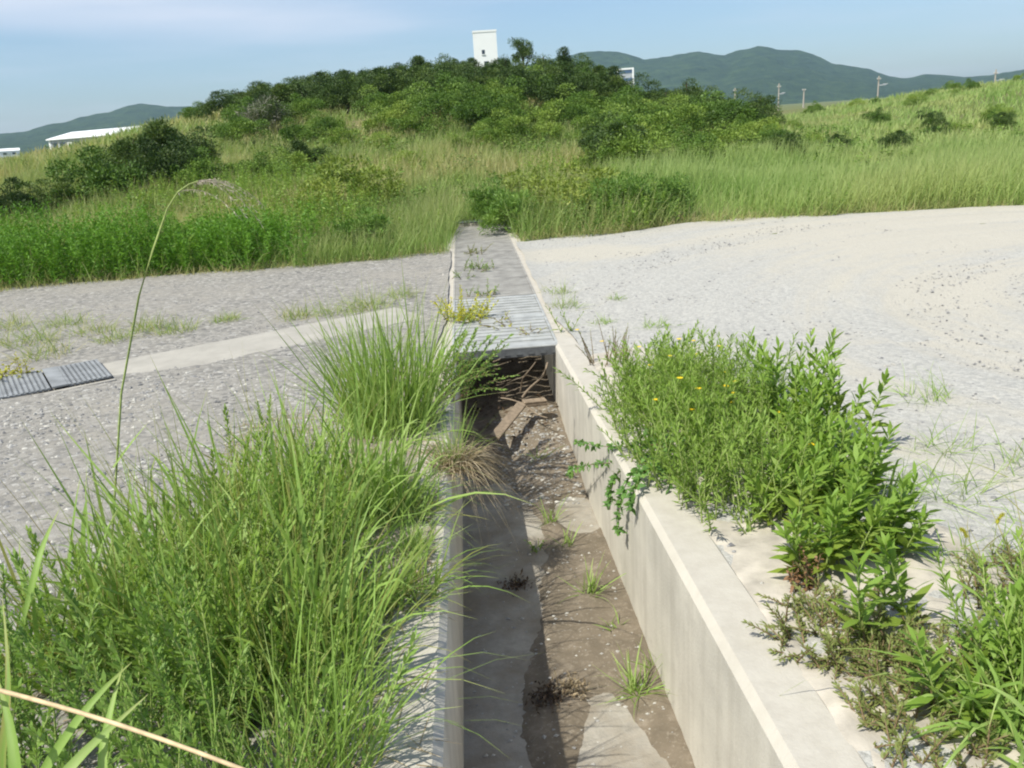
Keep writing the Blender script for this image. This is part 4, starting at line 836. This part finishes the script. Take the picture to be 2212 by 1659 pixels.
for q in range(3):
    SH['dark', q] = shrub_proto('shrub', 'shrub_dark', 700+q, nl=19, nper=400, rx=.95, ry=.95, rz=.85, cz=.55, lr=.29, LL=(.05, .09), LW=(.02, .038))
    SH['mid', q] = shrub_proto('shrub', 'shrub_mid', 710+q, nl=18, nper=400, rx=1.0, ry=1.0, rz=.75, cz=.45, lr=.29, LL=(.05, .09), LW=(.02, .038))
    SH['pale', q] = shrub_proto('shrub', 'shrub_pale', 720+q, nl=18, nper=300, rx=1.0, ry=1.0, rz=.6, cz=.35, lr=.27, LL=(.05, .10), LW=(.02, .036))
SH['grey', 0] = shrub_proto('shrub', 'shrub_grey', 730, nl=30, nper=80, rx=.9, ry=.9, rz=.75, cz=.5, lr=.30, LL=(.12, .25), LW=(.012, .022))
for q in range(2): SH['fine', q] = shrub_proto('shrub', 'bushfine', 740+q, nl=30, nper=110, rx=.44, ry=.40, rz=.46, cz=.24, lr=.12, LL=(.05, .09), LW=(.010, .018), up=.7)
for q in range(2): SH['ylw', q] = shrub_proto('shrub', 'bushylw', 745+q, nl=26, nper=60, rx=.42, ry=.38, rz=.46, cz=.30, lr=.10, LL=(.04, .08), LW=(.014, .026), up=.5)
rng = np.random.default_rng(760); NSH = 0
def put_shrub(kind, x, y, s, label, group, sz=None):
    ks = [k for k in SH if k[0] == kind]; o = SH[ks[rng.integers(len(ks))]].copy(); COL.objects.link(o)
    o.location = (x, y, float(H(x, y))-.05*s); o.rotation_euler = (0, 0, rng.uniform(0, 6.3)); o.scale = (s*rng.uniform(.9, 1.15), s*rng.uniform(.9, 1.15), (sz or s)*rng.uniform(.9, 1.1))
    return tag(o, label, 'shrub', group)
ylow = lambda x: np.interp(x, [-13, -10, -7, -3, 0, 3, 7, 11, 15], [35, 31.5, 28, 25.5, 25.5, 24.5, 23, 22.5, 24])
cand = []
for gx_ in np.arange(-13.5, 17.5, 1.36):
    for gy0 in np.arange(22, 46.5, 1.75):
        cand.append((gx_+rng.uniform(-.5, .5), gy0+rng.uniform(-.6, .6)))
LD_ = 'dark green rounded shrub, one of many crowding the upper mound'; LM_ = 'mid green shrub, one of many covering the mound slope'; LP_ = 'yellow-green low shrub, one of many at the foot of the mound'
for (x, y) in cand:
    if y < ylow(x) or (x < -10.8 and rng.random() < .5) or float(H(x, y)) < .25 or x > y*.305 or rng.random() > np.interp(x/y, [-.28, -.23, -.17, -.125], [.08, .28, .55, 1.0]): continue
    if .168 < x/y < .222 and y > 33: continue   # the dip in the ridge through which the framed block shows
    fy = (y-ylow(x))/(47-ylow(x)) + rng.normal(0, .12)
    if fy > .30: put_shrub('dark', x, y, rng.uniform(.85, 1.2)*(1 if y < 38 else .75)*(.8 if x > 7 else 1), LD_, 'dark shrubs on the upper mound')
    elif fy > .12 or rng.random() < .5: put_shrub('mid' if rng.random() < .85 else 'pale', x, y, rng.uniform(.8, 1.15), LM_, 'mid green shrubs on the mound slope')
    elif rng.random() < .55: put_shrub('pale', x, y, rng.uniform(.65, 1.0), LP_, 'low yellow-green shrubs at the mound foot')
# loose low shrubs in the grass of the slope
LQ = 'low dark bush among grass on the open slope'
for (px, Y, s, kd) in ((560, 34, .8, 'mid'), (700, 29, .7, 'mid'), (820, 26, .6, 'pale'), (1000, 24, .6, 'pale'), (1060, 24.5, .65, 'mid'), (1180, 25, .7, 'pale'), (1280, 25, .8, 'mid'), (880, 22, .5, 'pale'), (440, 38, .6, 'mid'), (470, 42, .7, 'dark'), (420, 45, .6, 'mid'), (520, 38, .7, 'mid'), (600, 31, .8, 'dark'), (640, 28, .75, 'mid'), (500, 31, .6, 'mid')):
    p = at(px, 330, Y); put_shrub(kd, p[0], p[1], s, LQ, 'scattered bushes on the open slope')
p = at(580, 300, 31); put_shrub('grey', p[0], p[1], 1.05, 'grey leafless twiggy bush left of the mound shrubs', None)
# dark copse at the left
for (px, Y, s, kd, lb) in ((190, 19.5, 1.1, 'mid', 'bright green rounded bush standing apart at the left'), (112, 18.5, .6, 'dark', 'small dark bush left of the bright green rounded bush'), (85, 19, .45, 'dark', 'smallest dark bush at the far left in the grass'), (5, 17.5, .75, 'dark', 'dark bush cut by the left picture edge'),
                          (285, 21.5, .95, 'dark', 'dark bush at the left side of the copse'), (345, 20.5, .95, 'dark', 'green bush in front of the copse'), (420, 20.5, .95, 'mid', 'bright green bush at the right end of the copse'), (395, 22.5, 1.0, 'dark', 'dark bush behind the right end of the copse'), (240, 23, 1.0, 'pale', 'olive bush at the left behind the copse'), (550, 21, .7, 'mid', 'round green bush alone right of the copse'), (620, 22, .75, 'pale', 'olive bush right of the lone round green bush'), (655, 23, .7, 'dark', 'dark bush below the grey twiggy bush')):
    p = at(px, 360, Y); put_shrub(kd, p[0], p[1], s, lb, None)
# right-hand band of bushes behind the field
LR_ = 'bush in the hazy band behind the tall grass field'
for q in range(58):
    Y = 18.5+18*rng.random()**1.4; px = 1330+900*rng.random()**1.7; p = at(px, 240, Y)
    put_shrub(['mid', 'pale', 'pale', 'dark'][rng.integers(4)], p[0], p[1], rng.uniform(.6, .95)*(1.0 if px < 1650 else .62), LR_, 'bushes behind the tall grass field')
LS_ = 'small dune bush on the far right grassy rise'
for q in range(16):
    Y = rng.uniform(42, 56); px = rng.uniform(1750, 2300); p = at(px, 215, Y)
    put_shrub(['pale', 'mid', 'pale'][rng.integers(3)], p[0], p[1], rng.uniform(.35, .7), LS_, 'bushes on the right grassy rise')
# bushes just beyond the yard edge, right of the grates
for (px, Y, s, kd, lb) in ((1110, 12.7, 1.25, 'fine', 'feathery green bush close to the end of the grates'), (1068, 13.9, 1.15, 'fine', 'small feathery bush behind the end of the grates'), (1195, 13.1, 1.25, 'ylw', 'leafy yellow-green bush beyond the yard edge'), (1265, 14.3, 1.5, 'ylw', 'second leafy yellow-green bush in the row beyond the yard'), (1150, 15.2, 1.3, 'ylw', 'yellow-green bush set back behind the feathery one'), (1300, 13.2, 1.3, 'fine', 'feathery bush between the leafy ones and the dark green one'), (1365, 13.0, 1.2, 'fine', 'dark green feathery bush with shaded base at the yard edge'), (1430, 13.3, 1.15, 'fine', 'feathery bush at the right end of the row'),
                          (775, 11.9, 1.1, 'fine', 'feathery green clump standing at the left track edge'), (750, 16, 1.7, 'ylw', 'sparse yellow-green bush in the left meadow'), (825, 15.5, 1.3, 'ylw', 'small yellow-green bush beside the sparse one'), (700, 15.0, 1.2, 'ylw', 'pale leafy bush left of the sparse yellow-green one')):
    p = at(px, 440, Y); put_shrub(kd, p[0], p[1], s, lb, None)

def tree(px, py_top, Y, label, seed, rx, mat='shrub_dark', cone=.0, name='pine_tree', nl=30, lean=0.0, group=None, lr=.36, gap=.3):
    rng = np.random.default_rng(seed); pt = at(px, py_top, Y); x, y = pt[0], pt[1]; gz_ = float(H(x, y)); h = pt[2]-gz_
    e = empty(name, (x, y, gz_), label, 'tree', group)
    geo, c = crown_geo(rng, nl=nl, nper=190, rx=rx, ry=rx, rz=h*(.5-gap*.2), cz=h*(.45+gap*.15), lr=lr*.9, LL=(.06, .12), LW=(.02, .038), cone=cone)
    zmax = geo[0][:, 2].max(); geo[0][:, 2] *= h/zmax; c[:, 2] *= h/zmax
    geo[0][:, 0] += lean*geo[0][:, 2]; c[:, 0] += lean*c[:, 2]
    tr = np.array([[lean*h*t + .05*math.sin(t*5), .04*math.sin(t*4), h*.92*t-.1] for t in np.linspace(0, 1, 8)])
    g = Geo().add(tubes(tr, .10, .03, 7))
    for q in range(0, len(c), 2):
        zt = min(.85, max(.15, (c[q, 2]/h)-.18)); s0 = np.array([lean*h*zt+.05*math.sin(zt*5), .04*math.sin(zt*4), h*.92*zt])
        g.add(tubes(np.array([s0, s0*.5+c[q]*.5+np.array([0, 0, -.04]), c[q]]), .035, .012, 4))
    g.build('trunk', M['bark'], e); Geo().add(geo).build('crown', M[mat], e)
tree(1130, 78, 46, 'tallest wind-bent tree on the ridge right of the white tower', 800, .75, lean=-.05, nl=24, lr=.30, gap=.8)
tree(1218, 98, 46, 'pointed bushy tree at the right end of the ridge', 801, 1.0, cone=.8, nl=40, mat='shrub_dark')
tree(1175, 112, 45.5, 'tree between the wind-bent tree and the pointed one', 802, .8, nl=26)
tree(1080, 118, 45, 'ridge tree just right of the white tower foot', 803, .8, nl=28)
tree(1015, 122, 45, 'ridge tree just left of the white tower', 804, .75, cone=.5, nl=26)
tree(905, 118, 45, 'sharp-topped tree on the ridge left of the tower', 805, .8, cone=.7, nl=28)
tree(690, 148, 44, 'broad dark tree on the left half of the ridge', 806, 1.1, nl=34)
tree(640, 160, 44, 'dark tree near the left end of the ridge', 807, 1.0, nl=32)
tree(560, 170, 43, 'dark tree at the left end of the ridge trees', 808, .9, cone=.4, nl=30)
tree(508, 192, 43, 'small wind-shorn tree where the ridge trees begin', 809, .7, nl=24)
tree(800, 142, 45, 'rounded dark tree midway along the left ridge', 810, 1.0, nl=32)
tree(340, 250, 22.5, 'pointed dark tree rising from the left copse', 811, .8, cone=.75, nl=34, lr=.28)
tree(288, 283, 23, 'rounded dark tree in the left copse before the long building', 812, .75, nl=32, lr=.28)
tree(392, 290, 23, 'dark tree at the right of the pointed copse tree', 813, .75, nl=30, lr=.28)
tree(1485, 165, 38, 'upright dark tree right of the framed building', 814, .9, cone=.4, nl=34)
tree(1440, 190, 37, 'rounded tree left of the upright dark tree', 815, .95, nl=32)
tree(1258, 150, 41, 'dark tree hiding the left side of the framed building', 816, 1.0, nl=32)
tree(1535, 205, 37, 'drooping tree at the right end of the mound wood', 817, .95, nl=32)
tree(1645, 195, 40, 'lone rounded tree standing between the utility poles', 818, .95, nl=30)
tree(1418, 212, 38, 'bushy tree below the framed building', 819, .8, nl=28, mat='shrub_mid')
tree(1240, 130, 43, 'tree stepping down right of the pointed ridge tree', 820, .9, nl=28)
tree(960, 128, 45, 'low-crowned ridge tree between the sharp-topped tree and tower', 821, .8, nl=28)
tree(740, 150, 44.5, 'ridge tree between the broad dark and the rounded dark ones', 822, .8, nl=28)
tree(860, 132, 45, 'ridge tree just left of the sharp-topped one', 823, .8, nl=28)

RT = 'dark wind-shaped tree, one of many along the top of the mound'
rng_t = np.random.default_rng(900)
for q in range(26):
    px = 530 + q*40 + rng_t.uniform(-14, 14)
    if 1262 < px < 1440: continue
    top = np.interp(px, [500, 620, 760, 900, 1100, 1240, 1300, 1420, 1580], [198, 168, 152, 136, 124, 136, 172, 200, 240])
    tree(px, top + rng_t.uniform(-6, 34), rng_t.uniform(34, 42) if px < 1300 else rng_t.uniform(33, 37), RT, 830+q, rng_t.uniform(.55, .85), cone=rng_t.choice([0, .3, .6]), nl=22, group='dark trees along the top of the mound', lr=.30)
# ------------------------------------------------------------------ far things
def place(px, py, dist):
    a, el = azel(px, py); return np.array([dist*math.sin(a), dist*math.cos(a), ZC+dist*math.tan(el)]), a
# white tower
p, a = place(1046, 65, 120); w = 3.15; ht = p[2]-1.0
e = empty('white_tower', (p[0], p[1], 1.0), 'plain white block tower with one small window on the ridge', 'tower'); e.rotation_euler = (0, 0, -a+.02)
mesh_obj('wall', *boxes([(-w/2, w/2, 0, w, 0, ht-.25)]), M['white'], e)
mesh_obj('parapet', *boxes([(-w/2-.05, w/2+.05, -.05, w+.05, ht-.25, ht)]), M['white'], e)
wn = mesh_obj('window', *boxes([(-.52, -.12, -.02, .1, ht-3.0, ht-2.45)]), M['glass'], e)
mesh_obj('sill', *boxes([(-.58, -.06, -.10, -.022, ht-3.08, ht-3.0)]), M['white'], wn)
mesh_obj('door', *boxes([(-.3, .25, -.02, .1, ht-5.4, ht-3.9)]), M['glass'], e)
# framed building
p, a = place(1350, 147, 250); w = 4.9; ht = p[2]
e = empty('office_building', (p[0], p[1], 0), 'small block with white frame and blue window bands beyond the trees', 'building'); e.rotation_euler = (0, 0, -a)
mesh_obj('wall', *boxes([(-w/2+.3, w/2-.3, .25, 6, 0, ht-.3)]), M['greyp'], e)
mesh_obj('frame', *boxes([(-w/2, w/2, 0, 6.2, ht-.45, ht), (w/2-.45, w/2, 0, 6.2, 0, ht-.452), (-w/2, -w/2+.45, 0, 6.2, 0, ht-.452)]), M['white'], e)
for q in range(4):
    mesh_obj('window', *boxes([(-w/2+.5, w/2-.5, .15, .3, ht-1.35-q*2.1, ht-.55-q*2.1)]), M['bluewin'], e)
# long building at left
p0, a0 = place(98, 300, 230); p1, a1 = place(345, 270, 190)
d = p1-p0; L = math.hypot(d[0], d[1]); an = math.atan2(d[1], d[0])
e = empty('long_building', (p0[0], p0[1], 0), 'long low building with a bright white roof at the left', 'building'); e.rotation_euler = (0, 0, an)
zt = p0[2]
mesh_obj('wall', *boxes([(.3, L-.3, .6, 12, 0, zt-.2)]), M['greyp'], e)
V = np.array([(0, 0, zt-.15), (L, 0, zt-.15), (L, 6.5, zt+1.25), (0, 6.5, zt+1.25), (0, 13, zt-.15), (L, 13, zt-.15), (0, 0, zt-.4), (L, 0, zt-.4), (L, 13, zt-.4), (0, 13, zt-.4)])
mesh_obj('roof', V, np.array([[0, 1, 2, 3], [3, 2, 5, 4], [6, 7, 1, 0], [6, 9, 8, 7], [9, 4, 5, 8]]), M['roofw'], e, tris=np.array([[0, 3, 4], [1, 5, 2]]))
mesh_obj('pillar', *boxes([(.2, .9, .45, .58, 0, zt-.42)]), M['white'], e)
for q in range(9):
    mesh_obj('window', *boxes([(1.6+q*3.4, 3.9+q*3.4, .5, .62, zt-2.2, zt-1.1)]), M['white' if q in (2, 4) else 'glass'], e)
def far_house(px, py, dist, w, h, label):
    p, a = place(px, py, dist); zb = p[2]-h
    e = empty('house', (p[0], p[1], zb), label, 'house', 'small white houses far away'); e.rotation_euler = (0, 0, -a)
    mesh_obj('wall', *boxes([(-w/2, w/2, 0, w, 0, h*.7)]), M['white'], e)
    V = np.array([(-w*.55, -.2, h*.7), (w*.55, -.2, h*.7), (w*.55, w+.2, h*.7), (-w*.55, w+.2, h*.7), (-w*.55, w/2, h), (w*.55, w/2, h)])
    mesh_obj('roof', V, np.array([[0, 1, 5, 4], [2, 3, 4, 5], [3, 2, 1, 0]]), M['roofw'], e, tris=np.array([[0, 4, 3], [1, 2, 5]]))
    mesh_obj('window', *boxes([(-w*.15, w*.15, -.03, .05, h*.25, h*.5)]), M['glass'], e)
far_house(8, 321, 420, 4.4, 3.4, 'white house at the left edge under the far hill')
far_house(28, 320, 420, 4.4, 3.4, 'white house right beside the leftmost one')
far_house(1600, 233, 150, 1.7, 1.2, 'tiny white roofed hut between two utility poles')
def pole(px, pt, pb, dist, label, arm=0, seed=0):
    p, a = place(px, pt, dist); z0 = min(0.0, place(px, pb, dist)[0][2])-.5; h = p[2]-z0
    e = empty('utility_pole', (p[0], p[1], z0), label, 'utility pole', 'utility poles on the right'); e.rotation_euler = (0, 0, -a)
    r = dist*3.2/F/2
    Geo().add(tubes(np.array([[0, 0, h*t] for t in np.linspace(0, 1, 5)]), r*1.15, r*.75, 8)).build('shaft', M['pole'], e)
    mesh_obj('crossarm', *boxes([(-r*2.2, r*2.2, -r*1.5, -r*.95, h*.93, h*.93+r*.8)]), M['pole'], e)
    if arm: mesh_obj('lamp_arm', *boxes([(r*.8, r*arm, -r*.5, r*.5, h*.80, h*.80+r*1.0), (r*arm*.55, r*arm*1.25, -r*.9, r*.9, h*.80+r*1.05, h*.80+r*1.9)]), M['greyp'], e)
    for s in (-1, 1): mesh_obj('insulator', *boxes([(s*r*1.8-r*.25, s*r*1.8+r*.25, -r*1.45, -r*1.0, h*.93+r*.82, h*.93+r*1.6)]), M['white'], e)
pole(1588, 190, 270, 170, 'utility pole closest to the mound wood, left of the lone tree')
pole(1683, 180, 290, 150, 'utility pole with a lamp arm right of the lone tree', 6)
pole(1737, 192, 230, 260, 'shortest utility pole, far off below the peak')
pole(1899, 164, 260, 140, 'utility pole with a lamp arm against the hill shoulder', 8)
pole(2152, 150, 265, 120, 'faint utility pole at the far right on the grassy rise', 7)

# hills
sky = [(-900, 300), (-400, 300), (0, 290), (60, 285), (100, 270), (150, 262), (200, 250), (240, 240), (270, 231), (300, 225), (330, 228), (380, 231), (440, 232), (520, 225), (700, 215), (900, 190), (1100, 150), (1200, 125), (1255, 114), (1290, 110), (1330, 110), (1365, 118), (1390, 127), (1420, 125), (1470, 117), (1510, 112), (1540, 118), (1565, 121), (1600, 108), (1640, 99), (1680, 107), (1730, 111), (1770, 124), (1800, 137), (1850, 144), (1880, 150), (1920, 164), (1950, 171), (2000, 162), (2040, 164), (2080, 168), (2130, 165), (2180, 157), (2212, 150), (2350, 135), (2600, 110), (3000, 60)]
ae = np.array([azel(*q) for q in sky])
az_ = np.linspace(ae[0, 0], ae[-1, 0], 420); el_ = np.interp(az_, ae[:, 0], ae[:, 1])
rs = np.linspace(1020, 1950, 46); A_, R_ = np.meshgrid(az_, rs); E_ = np.tan(np.interp(A_, az_, el_))
prof = np.where(R_ < 1500, np.clip((R_-1020)/480, 0, 1)**.8, np.clip(1-(R_-1500)/420, 0, 1)**.8)
X, Yq = R_*np.sin(A_), R_*np.cos(A_)
spur = 1-.5*np.abs(fbm(X*.006, Yq*.006, 91, 4)*2-1)*np.sin(np.pi*np.clip((R_-1020)/480, 0, 1))
Z = (E_*1500+ZC+1)*prof*spur + 5*(fbm(X*.05, Yq*.05, 95)-.5)*prof - 2*(1-prof)
i, j = np.meshgrid(np.arange(419), np.arange(45)); k = j*420+i
tag(mesh_obj('hills', np.stack([X, Yq, Z], -1), np.stack([k, k+1, k+421, k+420], -1).reshape(-1, 4), M['hills'], smooth=True), 'forested hills on the horizon', None, None, 'structure')

# haze
hz = NT('haze_air'); pv = hz.n('ShaderNodeVolumePrincipled'); pv.inputs['Color'].default_value = (.52, .78, 1.0, 1); pv.inputs['Density'].default_value = .00021
hz.l(pv.outputs[0], hz.out.inputs['Volume'])
tag(mesh_obj('haze', *boxes([(-2400, 2400, -700, 2400, -2.0, 190)]), hz.m), 'thin bluish haze over the far hills', 'haze', None, 'stuff')

# ------------------------------------------------------------------ light
S_ = Vector((-.46, -.34, .83)).normalized()
sun = bpy.data.lights.new('sun', 'SUN'); sun.energy = 4.5; sun.angle = R(.5); sun.color = (1.0, .965, .85)
so = bpy.data.objects.new('sun', sun); COL.objects.link(so); so.rotation_euler = S_.to_track_quat('Z', 'Y').to_euler(); so.location = (-5, -2, 12)
w = bpy.data.worlds.new('World'); sc.world = w; w.use_nodes = True; nt = w.node_tree; nt.nodes.clear()
sk = nt.nodes.new('ShaderNodeTexSky'); sk.sky_type = 'NISHITA'; sk.sun_disc = False; sk.sun_elevation = math.asin(S_.z); sk.sun_rotation = math.atan2(S_.x, S_.y)
sk.air_density = 1.0; sk.dust_density = 1.2; sk.ozone_density = 1.6; sk.altitude = 0
tc = nt.nodes.new('ShaderNodeTexCoord')
def wm(op, a, b=0.0):
    n_ = nt.nodes.new('ShaderNodeMath'); n_.operation = op
    for i_, v_ in enumerate((a, b)):
        if isinstance(v_, bpy.types.NodeSocket): nt.links.new(v_, n_.inputs[i_])
        else: n_.inputs[i_].default_value = v_
    return n_.outputs[0]
def wr(v, lo, hi):
    n_ = nt.nodes.new('ShaderNodeMapRange'); n_.interpolation_type = 'SMOOTHSTEP'; nt.links.new(v, n_.inputs[0]); n_.inputs[1].default_value = lo; n_.inputs[2].default_value = hi; return n_.outputs[0]
def wn_(vec, sc_, sca, det=4):
    m_ = nt.nodes.new('ShaderNodeMapping'); nt.links.new(vec, m_.inputs[0]); m_.inputs['Scale'].default_value = sca
    n_ = nt.nodes.new('ShaderNodeTexNoise'); nt.links.new(m_.outputs[0], n_.inputs['Vector']); n_.inputs['Scale'].default_value = sc_; n_.inputs['Detail'].default_value = det; return n_.outputs[0]
sp = nt.nodes.new('ShaderNodeSeparateXYZ'); nt.links.new(tc.outputs['Generated'], sp.inputs[0])
az2 = wm('ARCTAN2', sp.outputs[0], sp.outputs[1]); el2 = sp.outputs[2]
n1 = wn_(tc.outputs['Generated'], 2.2, (1, 1, 4)); n2 = wn_(tc.outputs['Generated'], 3.0, (1, 1, 9))
# a sheet of thin cloud to the left whose lower edge slants, and faint wisps elsewhere
e1 = wm('ADD', el2, wm('ADD', wm('MULTIPLY', az2, .04), wm('MULTIPLY', wm('SUBTRACT', n1, .5), .03)))
low_ = wr(e1, .085, .112); side_ = wr(az2, .12, -.28)
top_ = wm('MULTIPLY', low_, side_)
wisp = wm('MULTIPLY', wr(n2, .40, .75), .36)
cl = wm('MINIMUM', wm('ADD', wm('MULTIPLY', top_, .62), wisp), .85)
tint_ = nt.nodes.new('ShaderNodeMix'); tint_.data_type = 'RGBA'; tint_.blend_type = 'MULTIPLY'; tint_.inputs[0].default_value = 1; nt.links.new(sk.outputs[0], tint_.inputs[6]); tint_.inputs[7].default_value = (.96, 1.05, 1.17, 1)
mx = nt.nodes.new('ShaderNodeMix'); mx.data_type = 'RGBA'; nt.links.new(cl, mx.inputs[0]); nt.links.new(tint_.outputs[2], mx.inputs[6]); mx.inputs[7].default_value = (6.2, 6.6, 7.6, 1)
bg = nt.nodes.new('ShaderNodeBackground'); bg.inputs[1].default_value = .097; nt.links.new(mx.outputs[2], bg.inputs[0])
wo = nt.nodes.new('ShaderNodeOutputWorld'); nt.links.new(bg.outputs[0], wo.inputs[0])

# ------------------------------------------------------------------ camera and render settings
cam = bpy.data.cameras.new('camera'); co = bpy.data.objects.new('camera', cam); COL.objects.link(co)
cam.sensor_fit = 'HORIZONTAL'; cam.sensor_width = 36; cam.lens = F/2212*36; cam.clip_start = .05; cam.clip_end = 6000
fwd = Vector(F0*math.cos(PITCH) - UP*math.sin(PITCH)); upv = Vector(F0*math.sin(PITCH) + UP*math.cos(PITCH)); rt = Vector(R0)
c_, s_ = math.cos(ROLL), math.sin(ROLL)
# the picture is turned counter-clockwise by ROLL: camera axes turned clockwise
cr = rt*c_ - upv*s_; cu = rt*s_ + upv*c_
from mathutils import Matrix
co.matrix_world = Matrix(((cr.x, cu.x, -fwd.x, 0), (cr.y, cu.y, -fwd.y, 0), (cr.z, cu.z, -fwd.z, ZC), (0, 0, 0, 1)))
sc.camera = co
sc.view_settings.view_transform = 'Standard'; sc.view_settings.look = 'None'; sc.view_settings.gamma = 1; sc.view_settings.exposure = .45
sc.render.engine = 'CYCLES'
cy = sc.cycles
cy.max_bounces = 6; cy.diffuse_bounces = 3; cy.glossy_bounces = 2; cy.transmission_bounces = 4; cy.volume_bounces = 0; cy.filter_width = 2.1
try:
    cy.use_denoising = True; cy.denoiser = 'OPENIMAGEDENOISE'
except Exception: pass
